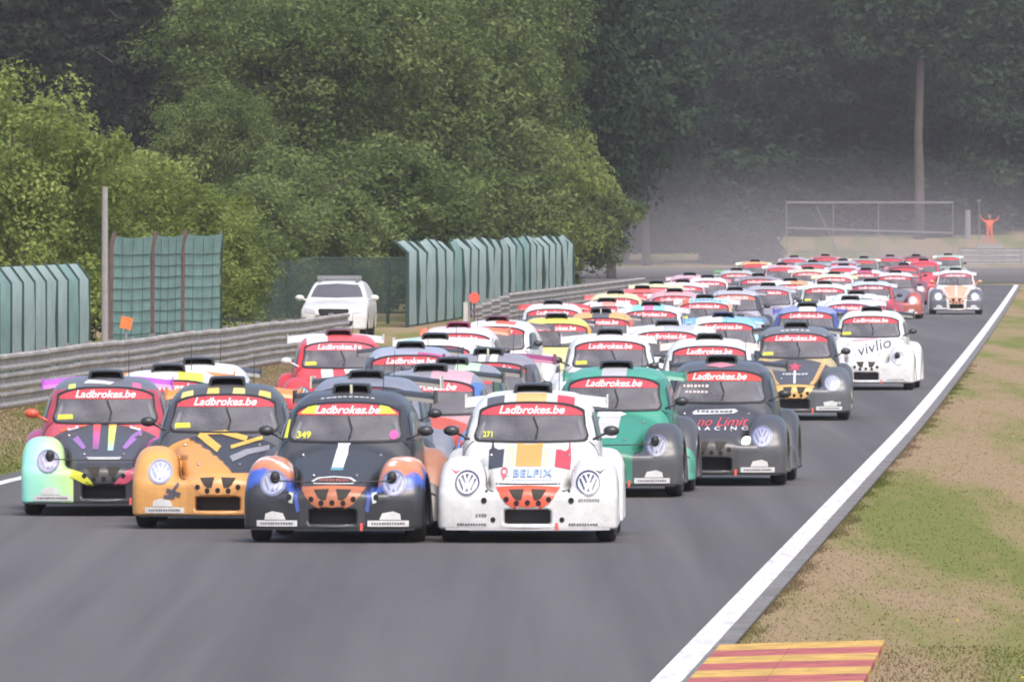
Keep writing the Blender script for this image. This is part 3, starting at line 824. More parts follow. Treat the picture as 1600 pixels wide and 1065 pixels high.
# ------------------------------------------------------------------ car builder
def car(cx, r, yaw, label, roof, hood, fl, fr=None, nose=None, shell=None, door=None, rear=None, wing=None, scoop='#141417',
        mirror='#18181B', disc='#B2B4C0', emb='#3A4060', grille=None, banner=None, nump='#DDF03A', plate=True, detail=2, endp=None, twin=False, btext=True, rad=True, lip=None):
    fr = fr or fl; nose = nose or hood; shell = shell or roof; door = door or shell; rear = rear or door; wing = wing or '#17181B'
    Yw = 100.0 * r; X = (cx - 800) * Yw / FPX
    jr = random.Random(int(cx * 7 + r * 1000)); yaw = yaw + (jr.uniform(-1.3, 1.3) if r > 1.3 else 0)
    root = empty('racing_car', (X, Yw, 0.0), R(yaw)); root.scale = (.962, 1.0, 1.0); tag(root, label, 'racing car', 'racing cars on the track')
    pm = lambda c: c if not isinstance(c, str) else paint(c)
    P = lambda name, me, mat, par=None: obj(name, me, mat, par or root)
    st_ = jr.uniform(-5, 5)
    P('body_shell', BODY['body_shell'], pm(shell)); P('roof', BODY['roof'], pm(roof)); hd = P('hood', BODY['hood'], pm(hood))
    nb = P('front_bumper', BODY['front_bumper'], pm(nose))
    fend = {}
    fend[-1] = P('front_fender', BODY['front_fender_l'], pm(fl)); fend[1] = P('front_fender', BODY['front_fender_r'], pm(fr))
    P('rear_fender', BODY['rear_fender_l'], pm(rear)); P('rear_fender', BODY['rear_fender_r'], pm(rear))
    dr = {-1: P('door', BODY['door_l'], pm(door)), 1: P('door', BODY['door_r'], pm(door))}
    ws = P('windshield', M_GLASS, GLASS); P('seal', M_SEAL, BLACK, ws)
    P('banner', M_BANNER, pm(banner) if banner else BANNER_RED, ws)
    if btext and r < 3.6: P('lettering', M_BTEXT, TXT_WHITE, ws)
    if nump and r < 3.0: P('number_panel', M_NUMP, paint(nump, .5, .1), ws)
    if detail > 0: P('wiper', M_WIPER, BLACK, ws)
    for s in (-1, 1):
        P('side_window', M_SIDEW[s], GLASS if False else BLACKGLASS, dr[s])
        for yy in (0.0, 2.4):
            t = P('wheel', M_TYRE, RUBBER); t.location = (s * .795, yy, .30)
            if yy == 0: t.rotation_euler = (0, 0, R(st_))
            if detail > 0: P('rim', M_RIM[s], RIM, t)
        P('mirror', M_MIRROR[s], pm(mirror))
        hl = P('headlight', M_DISC[s], pm(disc), fend[s])
        if detail > 0 and emb: P('emblem', M_EMB[s], pm(emb), fend[s])
        if plate and r < 3.6:
            P('sponsor_plate', M_PLATE[s], WHITE_STICK, fend[s]); P('sponsor_panel', M_PLATE2[s], WHITE_STICK, fend[s])
            if detail > 1: P('small_print', M_DASH[s], paint('#6A6570', .6, 0), fend[s])
    if detail > 0:
        for s in (-1, 1): P('panel_gap', M_GAP[s], DARKHOLE, hd); P('door_gap', M_DGAP[s], DARKHOLE, dr[s])
        if nose == hood: P('nose_gap', M_NGAP, DARKHOLE, nb)
        for me_ in M_PINH: P('hood_pin', me_, STEEL, hd)
        P('tow_strap', M_TOW, paint('#C83A34', .6, 0)); P('antenna', M_ANT, BLACK)
    P('scoop', M_SCOOP, pm(scoop))
    if twin: P('divider', M_SCOOPBAR, paint('#C9CBB0'))
    wg = P('wing', M_WING, pm(wing)); wg.location = (0, jr.uniform(-.06, .06), jr.uniform(-.03, .03))
    for s in (-1, 1):
        P('end_plate', M_ENDP[s], pm(endp or wing), wg); P('strut', M_STRUT[s], BLACK, wg)
    g = P('grille', M_GRILLE, pm(grille or nose), nb)
    for me_ in M_VENTS: P('vent', me_, VENTMESH, nb)
    if detail > 0:
        for me_ in M_HOLES: P('hole', me_, DARKHOLE, nb)
    if rad: P('radiator', M_RAD, RADIATOR)
    P('splitter', M_LIP, pm(lip) if lip else BLACK)
    if detail > 0:
        P('roll_cage', M_CAGE, CAGE_M); P('seat', M_SEAT, SEAT_M); P('dashboard', M_DASHB, BLACK)
    CARS.append((label, X, Yw, yaw)); ROOTS.append(root)
    root_parts = dict(root=root, hood=hd, nose=nb, fend=fend, door=dr, ws=ws)
    return root_parts
CARS = []; ROOTS = []
BLACKGLASS = plain('dark_side_glass', (.03, .03, .034), .12)

def dec(par, me, col, name):
    m = col if not isinstance(col, str) else paint(col, .45, .2)
    return obj(name, me, m, par)

# ------------------------------------------------------------------ the field of cars, nearest first
WH = '#EDEBEE'; BK = '#232326'; DG = '#3A3B41'

# --- white car with orange grille
c = car(827, 1.0, -1.6, 'white racing car in front with orange smile grille and BELFIX on its hood', WH, WH, WH, rear=WH, wing=WH, nump=None, plate=False, grille='#E8502E', emb='#343C5C', disc='#E4E4EC', lip='#C9C7CA')
h_ = c['hood']
dec(h_, poly_mesh(((-.42, .705), (-.27, .735), (-.27, .90), (-.33, .89), (-.375, .91), (-.385, .965), (-.40, .965), (-.41, .90), (-.43, .89))), '#33343A', 'flag_patch_black')
dec(h_, poly_mesh(((-.14, .742), (.127, .742), (.127, .955), (.09, .965), (.07, .945), (-.08, .945), (-.10, .965), (-.14, .955))), '#E9A04E', 'flag_patch_orange')
dec(h_, multi_mesh([rect(-.215, -.20, .745, .95), rect(-.185, -.165, .745, .93), rect(.145, .165, .745, .93), rect(.185, .20, .745, .95), rect(-.235, -.226, .75, .92), rect(.22, .228, .75, .92)]), '#F0CF9C', 'flag_streaks')
dec(h_, poly_mesh(((.26, .735), (.415, .705), (.425, .80), (.415, .90), (.41, .965), (.395, .965), (.39, .90), (.36, .875), (.32, .89), (.265, .895))), '#C23A48', 'flag_patch_red')
dec(c['nose'], text_mesh('BELFIX', .045, .672, .40, .07, off=.014, bold=.03, spacing=1.12), '#8FA6DC', 'lettering')
dec(c['nose'], multi_mesh(dashes(-.16, .25, .617, .012, 12, 9), off=.008), '#B9C2DC', 'small_print')
dec(c['nose'], multi_mesh(annulus(-.25, .69, .022, .040, 16) + [((-.285, .67), (-.215, .67), (-.25, .60))], off=.008), '#C4616C', 'pin_mark')
for s in (-1, 1):
    dec(c['fend'][s], M_PINS[s], DARKHOLE, 'fixing_holes')
    dec(c['fend'][s], multi_mesh(dashes(min(s * .42, s * .72), max(s * .42, s * .72), .185, .024, 11, 5), off=.007), '#55525C', 'small_print')
    dec(c['fend'][s], poly_mesh(tuple((s * a, b) for a, b in ((.80, .735), (.74, .70), (.68, .715), (.74, .675)))), '#C4485A' if s < 0 else '#4A4C50', 'corner_flash')
dec(c['fend'][1], multi_mesh(dashes(.52, .74, .425, .03, 8, 6), off=.007), '#8A8A92', 'small_print')
dec(c['fend'][-1], multi_mesh(dashes(-.53, -.41, .275, .035, 4, 8), off=.007), '#6E6E78', 'small_print')
dec(c['root'], multi_mesh([rect(-.47, -.29, 1.12, 1.36)], 'top', .005), '#55565E', 'roof_patch_grey')
dec(c['root'], multi_mesh([rect(-.17, .15, 1.12, 1.38)], 'top', .005), '#E9B070', 'roof_patch_orange')
dec(c['root'], multi_mesh([rect(.26, .44, 1.12, 1.36)], 'top', .005), '#C23A48', 'roof_patch_red')
dec(c['root'], multi_mesh([rect(x, x + .03, 1.12, 1.40) for x in (-.52, -.26, -.215, .175, .22, .47)], 'top', .005), '#F4F2EE', 'roof_streaks')
dec(c['ws'], text_mesh('271', -.45, 1.035, .10, .06, off=.009, bold=.03), '#DDF03A', 'race_number')

# --- black car with copper and blue
fb = ramp_paint('copper_blue', [(0, '#26272B'), (.42, '#2B2D34'), (.50, '#3552A8'), (.60, '#4460B4'), (.66, '#B9714E'), (.80, '#C98A6A'), (.84, '#E2D6D2'), (.90, '#B4704C'), (1, '#C98A6A')], 2, .15, .85, (0.10, 0, 0), .42, 3.6)
fb2 = ramp_paint('copper_blue_other', [(0, '#26272B'), (.42, '#2B2D34'), (.50, '#3552A8'), (.60, '#4460B4'), (.66, '#B9714E'), (.80, '#C98A6A'), (.84, '#E2D6D2'), (.90, '#B4704C'), (1, '#C98A6A')], 2, .15, .85, (-0.10, 0, 0), .42, 3.6)
c = car(529, 1.0, -4.2, 'black racing car with copper grille and copper and blue fenders in front', '#3C3D44', '#2E2F34', fb, fb2, nose='#2A2B30', shell='#3A3B40', door='#2A2A2D', rear='#A9745A', wing='#1B1B1E', grille='#B5663C', nump=None, disc='#9AA0BA', emb='#6B7192', twin=True)
dec(c['hood'], poly_mesh(((-.055, .73), (.065, .73), (.075, .86), (.06, .93), (.075, .955), (-.06, .955), (-.05, .93))), '#E4E6F2', 'hood_badge')
dec(c['hood'], poly_mesh(rect(-.06, .07, .705, .728)), '#5C9AA6', 'hood_badge_base')
dec(c['nose'], poly_mesh(((-.20, .575), (.20, .575), (.23, .60), (.17, .635), (0, .648), (-.17, .635), (-.23, .60)), off=.008), '#E0DCDA', 'nose_badge_edge')
dec(c['nose'], poly_mesh(((-.18, .583), (.18, .583), (.20, .60), (.15, .625), (0, .636), (-.15, .625), (-.20, .60)), off=.011), '#3A2320', 'nose_badge')
dec(c['nose'], multi_mesh(dashes(-.15, .16, .607, .022, 9, 12), off=.014), '#A05A42', 'small_print')
for s in (-1, 1):
    dec(c['fend'][s], poly_mesh(tuple((s * a, b) for a, b in ((.335, .32), (.37, .30), (.41, .53), (.37, .55)))), '#4059B0', 'blue_stripe')
    dec(c['fend'][s], poly_mesh(circle(s * .445, .45, .028, 12), off=.009), DARKHOLE, 'fixing_hole')
dec(c['fend'][1], poly_mesh(((.40, .49), (.45, .50), (.45, .40), (.41, .39)), off=.006), '#DDE0DC', 'white_tag')
dec(c['fend'][-1], poly_mesh(((-.40, .49), (-.45, .50), (-.45, .40), (-.41, .39)), off=.006), '#B9C0B4', 'white_tag')
for s in (-1, 1):
    dec(c['ws'], poly_mesh(((s * .50, 1.235), (s * .31, 1.235), (s * .33, 1.318), (s * .42, 1.30)), off=.010), '#E2F03A', 'yellow_corner')
dec(c['ws'], text_mesh('349', -.43, 1.03, .15, .07, off=.009, bold=.03), '#DDF03A', 'race_number')
dec(c['ws'], poly_mesh(circle(.50, 1.03, .045, 14), off=.012), '#F04C96', 'pink_disc')
dec(c['root'], multi_mesh(dashes(-.30, .28, 1.245, .03, 10, 14), 'top', .006), '#D6D8E0', 'roof_lettering')
dec(c['root'], poly_mesh(((-.645, 1.0), (-.605, 1.0), (-.59, 1.18), (-.622, 1.18)), 'front', .006), '#DDF03A', 'yellow_pillar_strip')
LAMPCARS = [(c, (-1, 1), True)]

# --- orange and black car
ho = ramp_paint('orange_black_hood', [(0, '#D3954E'), (.41, '#CF9048'), (.43, '#3B3B40'), (1, '#36363B')], 0, -.75, .75, (0, .45, .0))
c = car(345, 1.045, -1.0, 'orange and black racing car with white badge on its orange fender', '#4A4A4A', ho, '#D99C50', '#4A4A50', nose='#D39550', shell='#4A4B50', door='#3D3D42', wing='#E88A3C', grille='#D79A54', disc='#BCBECC', emb='#8E94B4')
for k, x in enumerate((-.42, -.14, .14, .42)):
    dec(c['root'], poly_mesh(((x - .07, 1.10), (x + .07, 1.10), (x + .06, 1.30), (x - .06, 1.30)), 'top', .005), '#EDBE62' if k % 2 else '#E9C77A', 'roof_check')
dec(c['hood'], multi_mesh([stroke((-.26, .95), (-.02, .80), .07), stroke((-.24, .955), (.02, .965), .035), stroke((.0, .965), (.26, .90), .05), stroke((.10, .82), (.42, .91), .035)], off=.008), '#E6B048', 'hood_letters')
dec(c['hood'], poly_mesh(((.14, .68), (.30, .75), (.50, .79), (.50, .835), (.26, .80), (.10, .735)), off=.006), '#8B8B92', 'grey_swoosh')
dec(c['fend'][-1], multi_mesh([stroke((-.52, .34), (-.42, .47), .03), stroke((-.55, .40), (-.40, .35), .045), stroke((-.58, .33), (-.46, .335), .04)], off=.009), '#4B4A5A', 'figure_print')
dec(c['fend'][-1], multi_mesh(dashes(-.44, -.34, .72, .04, 4, 20), off=.008), '#A9702E', 'small_print')

# --- many coloured car
fm = ramp_paint('mint_yellow', [(0, '#7FCFC8'), (.45, '#9CDCC0'), (.78, '#C4E498'), (1, '#E6DC6A')], 0, -1.0, -.08, (0, 0, .25))
fp = ramp_paint('pink_purple', [(0, '#B83A70'), (.25, '#C8489A'), (.5, '#BC58C8'), (1, '#8A48B8')], 0, .33, .85, (0, 0, -.15))
c = car(163, 1.09, 1.6, 'many coloured racing car with mint green fender and magenta fender beside the grass', '#63656F', '#44454D', fm, fp, nose='#33333A', shell='#B84A5C', door='#A83442', rear='#A84A7A', wing='#B44FC4', mirror='#F0502E', grille='#2B2B31', disc='#9A9BB4', emb='#8080A0')
dec(c['hood'], poly_mesh(((-.13, .70), (-.06, .70), (-.045, .955), (-.13, .955)), off=.006), ramp_paint('pink_fade', [(0, '#7A5A86'), (.5, '#C05A98'), (1, '#E8563E')], 2, .7, .97), 'hood_stripe')
dec(c['hood'], poly_mesh(((.04, .69), (.10, .69), (.13, .955), (.045, .955)), off=.006), ramp_paint('lime_fade', [(0, '#9CC8D0'), (.4, '#C4E468'), (.8, '#E2EC6A'), (1, '#F0503C')], 2, .7, .97), 'hood_stripe')
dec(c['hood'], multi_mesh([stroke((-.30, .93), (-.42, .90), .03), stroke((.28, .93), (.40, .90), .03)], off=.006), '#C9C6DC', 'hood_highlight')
for pl_ in (((-.52, .90), (-.36, .935), (-.20, .955), (-.22, .935), (-.38, .905), (-.50, .875)), ((.17, .945), (.40, .935), (.46, .915), (.36, .91))):
    dec(c['hood'], poly_mesh(pl_, off=.006), '#E2603C', 'orange_flame')
for pl_ in (((-.36, .80), (-.24, .70), (-.20, .72), (-.30, .84)), ((.36, .80), (.24, .70), (.20, .72), (.30, .84)), ((.42, .86), (.30, .80), (.28, .83), (.40, .90))):
    dec(c['hood'], poly_mesh(pl_, off=.006), '#9A6AB0', 'violet_flame')
dec(c['nose'], poly_mesh(((-.36, .50), (-.22, .46), (-.10, .335), (-.13, .31), (-.26, .37), (-.37, .42)), off=.008), '#D8DC2A', 'yellow_wedge')
dec(c['nose'], poly_mesh(((.36, .52), (.24, .48), (.10, .335), (.13, .315), (.27, .36), (.37, .43)), off=.008), '#C84A6A', 'pink_wedge')
dec(c['nose'], poly_mesh(((-.17, .60), (.17, .60), (.20, .625), (-.20, .625)), off=.008), '#B9BAB8', 'chrome_strip')
dec(c['root'], poly_mesh(rect(-.42, -.34, 1.12, 1.28), 'top', .005), '#D8E66A', 'roof_patch_yellow')
dec(c['root'], poly_mesh(rect(.30, .40, 1.12, 1.30), 'top', .005), '#D0608E', 'roof_patch_pink')
dec(c['root'], poly_mesh(((-.25, 1.25), (.05, 1.18), (.1, 1.25), (-.2, 1.36)), 'top', .005), '#D6D6DE', 'roof_flash')
LAMPCARS.append((c, (-1, 1), True))

# --- green car
c = car(950, 1.162, -4.4, 'green racing car with grey fenders right behind the white car', '#469A86', '#28876F', '#44454B', nose='#288068', shell='#37907A', door='#287C66', rear='#44454B', wing='#2F8A72', disc='#9498AA', emb='#5C6280', nump=None)
dec(c['root'], poly_mesh(rect(-.16, .14, 1.12, 1.75), 'top', .005), '#B4B4BA', 'roof_band')
dec(c['hood'], poly_mesh(((-.12, .67), (.12, .67), (.13, .955), (-.13, .955)), off=.005), '#C6C4C8', 'hood_band')
dec(c['hood'], poly_mesh(circle(0, .925, .10, 20, 2.2) if False else ((-.16, .90), (.12, .90), (.19, .925), (.12, .95), (-.16, .95)), off=.008), '#E6E8E4', 'hood_badge')
LAMPCARS.append((c, (1,), True))
# --- black car with the lit lamp
c = car(1117, 1.212, -4.4, 'black racing car with one lit headlamp and red hood lettering', '#4C4E57', '#3A393E', '#45464D', nose='#37373B', shell='#44454C', door='#303035', rear='#3C3D42', disc='#A2A5BC', emb='#6A7096', nump=None, grille='#3E3D40', banner='#E23C30')
NOLIM = c
dec(c['hood'], text_mesh('no Limit', .10, .75, .62, .10, off=.008, shear=.3, bold=.0), '#E0404C', 'lettering')
dec(c['nose'], text_mesh('RACING', .10, .672, .62, .042, off=.010, bold=.02, spacing=1.9), '#D8D6DA', 'lettering')
dec(c['hood'], poly_mesh(((-.28, .83), (.22, .845), (.27, .87), (.22, .895), (-.26, .88), (-.30, .855)), off=.006), '#DCDCE0', 'hood_badge')
dec(c['hood'], multi_mesh(dashes(-.24, .22, .863, .028, 8, 31), off=.010), '#55565E', 'small_print')
dec(c['root'], poly_mesh(((-.2, 1.28), (0, 1.18), (.2, 1.28), (0, 1.40)), 'top', .006), '#C77F92', 'roof_mark')
dec(c['ws'], multi_mesh(dashes(-.45, -.12, 1.16, .035, 7, 32) + dashes(-.42, -.12, 1.09, .03, 6, 33), off=.010), '#C9B9B6', 'screen_stickers')
LIT = c
# --- black and gold car
c = car(1242, 1.6, -3.6, 'black racing car with gold hood edges and red star', '#6A6B74', '#4A4B52', '#54575F', nose='#4A4B50', shell='#A89A78', door='#3A3A3E', rear='#4A4B50', grille='#D8A85A', disc='#B4BAD0', emb='#8A8FA8')
for s in (-1, 1):
    dec(c['hood'], poly_mesh(tuple((s * a, b) for a, b in ((.30, .56), (.36, .60), (.46, .80), (.54, .95), (.47, .955), (.38, .79), (.30, .63), (.24, .57))), off=.006), '#C9A468', 'gold_edge')
star = tuple((.0 + (.13 if k % 2 == 0 else .055) * math.sin(k * math.pi / 5), .83 + (.075 if k % 2 == 0 else .032) * math.cos(k * math.pi / 5)) for k in range(10))
dec(c['hood'], poly_mesh(star, off=.008), '#C4405A', 'red_star')
dec(c['hood'], multi_mesh([rect(-.018, .018, .58, .78)], off=.007), '#D4D4DA', 'hood_line')
dec(c['hood'], multi_mesh(dashes(-.20, .22, .72, .03, 8, 41), off=.009), '#C2C2CA', 'small_print')
dec(c['root'], multi_mesh(dashes(-.25, .25, 1.25, .06, 6, 42), 'top', .006), '#D6D8E2', 'roof_lettering')
dec(c['fend'][1], multi_mesh(dashes(.48, .78, .28, .04, 6, 43), off=.009), '#D8DADE', 'small_print')
# --- white car with black vivlio lettering
c = car(1356, 1.88, -4.6, 'white racing car with black vivlio lettering across its hood near the white line', '#F0F0F0', '#F2F1F2', '#ECECEE', nose='#E8E8EA', shell='#ECECEC', disc='#C4C6CE', emb='#8A8C96', grille='#F0F0F0', nump='#DDF03A', lip='#3A3A3E')
dec(c['hood'], text_mesh('vivlio', .12, .80, .62, .20, off=.008, rot=.28, bold=-.004), '#3C3C44', 'lettering')
dec(c['hood'], poly_mesh(((-.35, .90), (-.1, .90), (.20, .955), (-.1, .94), (-.3, .925)), off=.006), '#D9A9B8', 'pink_swoosh')
dec(c['nose'], poly_mesh(((-.26, .20), (.26, .20), (.26, .31), (-.26, .31)), off=.007), '#5A5A62', 'dark_panel')
LAMPCARS.append((c, (1,), False))

# --- the rest of the pack: centre x in the photograph fixes the lane, r the distance in hundreds of metres
G = lambda *a_, **k: car(*a_, **k)
def roofpatch(c_, x0, x1, col, y0=1.12, y1=1.8): dec(c_['root'], poly_mesh(rect(x0, x1, y0, y1), 'top', .005), col, 'roof_patch')
q = G(258, 1.136, 0.5, 'white racing car with lime green roof edge tucked behind the many coloured car', WH, '#C9D24A', '#E0963C', shell='#E6E4E6', door='#E0963C', wing='#D98C34', detail=1)
roofpatch(q, .12, .42, '#D6E84A', 1.12, 1.45)
G(306, 1.19, 0.5, 'white racing car with dark wing showing only its roof by the guardrail', '#DCDCE4', '#D8D8E0', '#C9C9D0', shell='#D0D0D8', wing='#3A3B42', detail=1)
q = G(556, 1.09, -3.5, 'black racing car with cream wing end plates right behind the copper one', '#7C808E', '#2E2F34', '#2A2A2E', wing='#1B1B1F', endp='#E9E8C8', detail=1, scoop='#17171B')
q = G(657, 1.137, -4, 'grey and pink roofed racing car with blue and orange fender behind the white car', '#8A8C96', '#C0503C', '#6A9ADC', '#6A9ADC', nose='#D8783C', shell='#B08A92', door='#4A72B8', detail=1, banner='#CC4A52', nump=None)
roofpatch(q, .02, .5, '#C9A0AC'); dec(q['fend'][1], poly_mesh(((.5, .7), (.85, .68), (.85, .62), (.5, .62))), '#D8502E', 'orange_patch')
q = G(692, 1.19, -4, 'racing car with pale green and grey roof in the middle of the pack', '#8E909A', '#3E7A5A', '#3E5A4A', shell='#8AB896', door='#35553F', detail=1)
roofpatch(q, .05, .35, '#BCE0B8'); roofpatch(q, -.35, -.1, '#D0D2DC')
q = G(747, 1.278, -5, 'grey racing car with two white roof stripes and purple wing', '#8C8894', '#4A4248', '#4C464C', shell='#8E8690', door='#4A4048', wing='#8E2A66', detail=1, twin=True)
roofpatch(q, -.12, -.02, '#E0E0EA'); roofpatch(q, .04, .14, '#E0E0EA')
q = G(642, 1.345, 1, 'pale blue and grey roofed racing car with magenta roof edge', '#9CA0B4', '#5A3444', '#4A3A44', shell='#A9C4D4', door='#4A3A44', wing='#2E2E34', detail=1)
roofpatch(q, .1, .5, '#B04A7C', 1.10, 1.22)
q = G(534, 1.492, 2, 'red and white racing car with white mirror beside the left verge', '#D8545C', '#D2464E', '#C8323A', shell='#D2404A', door='#D42A2E', wing='#F0EEF0', scoop='#5A1420', mirror='#F0F0F0', detail=1, banner='#D85862')
roofpatch(q, -.5, -.18, '#F2E4E6'); dec(q['hood'], multi_mesh([rect(-.30, -.12, .70, .95), ((.08, .86), (.42, .88), (.40, .955), (.05, .95))], off=.006), '#F0E2E6', 'hood_patches')
q = G(668, 1.445, -4, 'white racing car with pale blue roof edge ahead of a red banner', '#F0F0F4', '#E6E6EA', '#DCDCE4', shell='#E2E4EE', wing='#E6E8F0', detail=1)
roofpatch(q, -.5, -.25, '#A9D0EC')
q = G(706, 1.60, -3, 'white and pink racing car with magenta scoop and orange wing', '#EEC9D4', '#E8DADE', '#E0D8DA', shell='#EEE4E6', wing='#E8764E', scoop='#8E1A4A', detail=1)
q = G(756, 1.70, -9, 'white racing car turned to show its side window, beyond the magenta scoop', '#F0E6E8', '#EEE6E8', '#E8E0E2', shell='#F2ECEE', door='#F0EAEC', wing='#6A5A62', detail=1, scoop='#5A1428')
roofpatch(q, .0, .35, '#E06A5C', 1.25, 1.5)
q = G(862, 2.03, -1, 'white racing car with long red wing at the left edge of the pack', '#F2F0F4', '#EDEAEC', '#EDEAEC', shell='#F2F0F2', wing='#E03A38', detail=1)
q = G(873, 1.745, 2.5, 'yellow racing car with pale round badge on its fender', '#F0CE62', '#F0CE8A', '#EDBE4A', shell='#ECB84A', door='#E0A03A', wing='#3A3A3E', disc='#C9C9DA', emb='#D8D8E0', detail=1)
q = G(936, 1.845, -3, 'orange racing car with black roof panel and twin roof intakes', '#E6A864', '#D87A4A', '#D66A4E', shell='#E29A7A', door='#C85A3C', wing='#4A4448', detail=1, twin=True)
roofpatch(q, -.16, .16, '#5A5A64')
q = G(955, 1.50, -1, 'plain white racing car behind the green car, grey interior showing', '#F4F4F6', '#F2F2F4', '#EEEEF0', shell='#F2F2F4', wing='#F0F0F4', detail=1)
q = G(1036, 1.625, -3, 'white racing car with grey roof centre left of the light blue car', '#D4D8E2', '#E4E4EA', '#E0E0E6', shell='#ECECF0', wing='#E6E8EE', detail=1)
roofpatch(q, -.05, .45, '#B4B8C4')
q = G(1130, 1.765, -2, 'light blue and white racing car with blue wing', '#8CBEF0', '#DCE6F2', '#6FA4E0', shell='#A9CCF0', wing='#6CA6E4', scoop='#101A4A', detail=1)
roofpatch(q, -.5, -.02, '#F0F2F6')
q = G(1108, 1.44, -2, 'cream white racing car with pink wing right behind the car with the lit lamp', '#F2F0EC', '#EEECE8', '#E8E6E2', shell='#F0EEEA', wing='#E0C9B8', detail=1)
q = G(1257, 1.97, -3, 'dark blue and grey racing car with white square on its roof', '#8A92B8', '#4A5688', '#3A4A8E', shell='#6A7CB0', door='#3A4A96', wing='#4A50A0', detail=1)
roofpatch(q, -.16, .18, '#F6F6FA')
q = G(1325, 2.14, -3, 'white racing car with violet and magenta roof edge', '#C9CEE6', '#DCDCE8', '#C4C4D6', shell='#DADCE8', wing='#D6D8E2', detail=1)
roofpatch(q, -.4, .4, '#C04A96', 1.08, 1.16)
q = G(1337, 2.30, -3, 'silver racing car with crimson flank behind the violet edged one', '#D4D8E0', '#C9B4BC', '#B83A4E', shell='#C84A5C', wing='#D8DCE2', scoop='#3A1018', detail=1)
q = G(1360, 2.76, -3, 'crimson racing car with pale blue roof', '#BCC8E0', '#A83A48', '#A03444', shell='#B0404E', wing='#C9CCD6', banner='#9C3644', detail=0)
q = G(1288, 2.65, -2, 'pale green white racing car in the far middle of the pack', '#D6E2D6', '#C9CFC6', '#C4C9C4', shell='#C9D0C6', wing='#C6CCC6', detail=0, scoop='#3A463E')
q = G(1240, 2.78, 3, 'white racing car with orange roof half in the far middle', '#E2DCE0', '#E6E2E4', '#E0DCDE', shell='#E8E4E8', wing='#E0DCE0', mirror='#F0F0F0', detail=0)
roofpatch(q, .0, .5, '#EE9A72')
q = G(1397, 3.2, -5, 'dark grey racing car with white roof and orange bumper corner', '#D6D2DA', '#6A6A74', '#5E5E66', '#B0564A', shell='#8A7E86', door='#6A4A52', nose='#7A4A48', wing='#B04048', detail=0)
q = G(1494, 3.35, -2.5, 'white edged orange racing car driving alone at the far right', '#F2DEE0', '#E6A88A', '#5A5C68', nose='#EED8D4', shell='#F2E0DE', door='#D8C0BC', wing='#E8D4D4', grille='#DE8E6A', mirror='#E69A6E', disc='#B4B8C4', emb=None, detail=1, banner='#B8404C')
for s in (-1, 1):
    dec(q['hood'], poly_mesh(tuple((s * a, b) for a, b in ((.26, .58), (.36, .58), (.56, .95), (.46, .95))), off=.006), '#F4E6E4', 'white_edge')
dec(q['hood'], poly_mesh(rect(-.03, .03, .58, .95), off=.007), '#F4E6E4', 'white_line')
q = G(1443, 4.1, -2, 'bright red racing car with white wing far back beside the lone one', '#E2445A', '#F03A50', '#D83A4C', shell='#E04458', wing='#F0E4E4', detail=0)
q = G(1481, 4.7, -2, 'grey green racing car at the far right rear of the pack', '#A8B4AC', '#8A948E', '#808A84', shell='#98A29A', wing='#C4CCC4', detail=0)
q = G(1392, 4.55, -2, 'dull purple racing car at the rear of the pack', '#8E7480', '#7C6670', '#74606A', shell='#84707A', wing='#9A4A58', detail=0)
q = G(1350, 4.35, -2, 'racing car with cream wing at the rear of the pack', '#9A9690', '#8C8886', '#848080', shell='#8E8A88', wing='#DCD8C4', detail=0)
q = G(1316, 4.1, -2, 'ash grey racing car at the rear of the pack', '#A09AA4', '#8C8690', '#847E88', shell='#908A94', wing='#7C7882', detail=0)
q = G(1303, 3.12, -2, 'cream racing car with yellowish roof far back in the pack', '#E0DCC0', '#D4CEC0', '#CCC6BC', shell='#D8D2C6', wing='#DCDCA0', scoop='#4A4440', detail=0)
q = G(1353, 3.35, -2, 'white racing car with pink roof patch far back in the pack', '#E6D8E0', '#D8CCD4', '#D0C4CC', shell='#DCD0D8', wing='#D0C8D0', detail=0)
roofpatch(q, -.3, .2, '#B4567A')
q = G(1222, 3.72, -1, 'dusty pink racing car with white wing far back', '#D0A0AC', '#B8909C', '#B08A96', shell='#B8929E', wing='#E8DCE2', detail=0)
q = G(1270, 3.97, -1, 'slate grey racing car far back in the pack', '#84848E', '#787882', '#70707A', shell='#7C7C86', wing='#8E9AA0', detail=0)
q = G(1152, 3.34, 1, 'grey racing car with bright green wing end far back', '#B0B4B4', '#9A969E', '#928E96', shell='#A09CA2', wing='#BCC8C4', endp='#5CD84A', detail=0)
dec(q['root'], MB().box(-.745, -.30, 2.855, 3.02, 1.402, 1.43).mesh('wing_flap'), '#6ADB5A', 'wing_flap')
q = G(1182, 4.0, 1, 'orange topped racing car at the far left rear of the pack', '#E2A070', '#A09A96', '#989290', shell='#A29C98', wing='#C8D0C0', detail=0)
q = G(1185, 3.02, -2, 'smoky grey racing car half hidden in the far middle', '#8E868E', '#847C86', '#7C747E', shell='#888088', wing='#968E96', detail=0)
q = G(1107, 2.93, 1, 'white racing car with pink roof half at the far left of the pack', '#EAD0DA', '#D8BCC6', '#D0B6C0', shell='#E0CAD2', wing='#D8707C', detail=0)
q = G(1145, 2.42, -4, 'dark windowed racing car with white roof rim and orange banner corner', '#B4B2C0', '#7C7884', '#74707C', shell='#9C98A6', door='#3C3A4A', wing='#6A6670', detail=1, banner='#DC6A58')
q = G(1098, 2.18, -2, 'orange and light blue racing car with blue lettered roof', '#B4D0EA', '#E07A54', '#D86A4A', shell='#E0A48A', wing='#D8E0EA', detail=1)
dec(q['root'], multi_mesh(dashes(-.32, .40, 1.26, .09, 8, 51), 'top', .006), '#5A7AC0', 'roof_lettering'); roofpatch(q, -.5, -.35, '#EE6A3A')
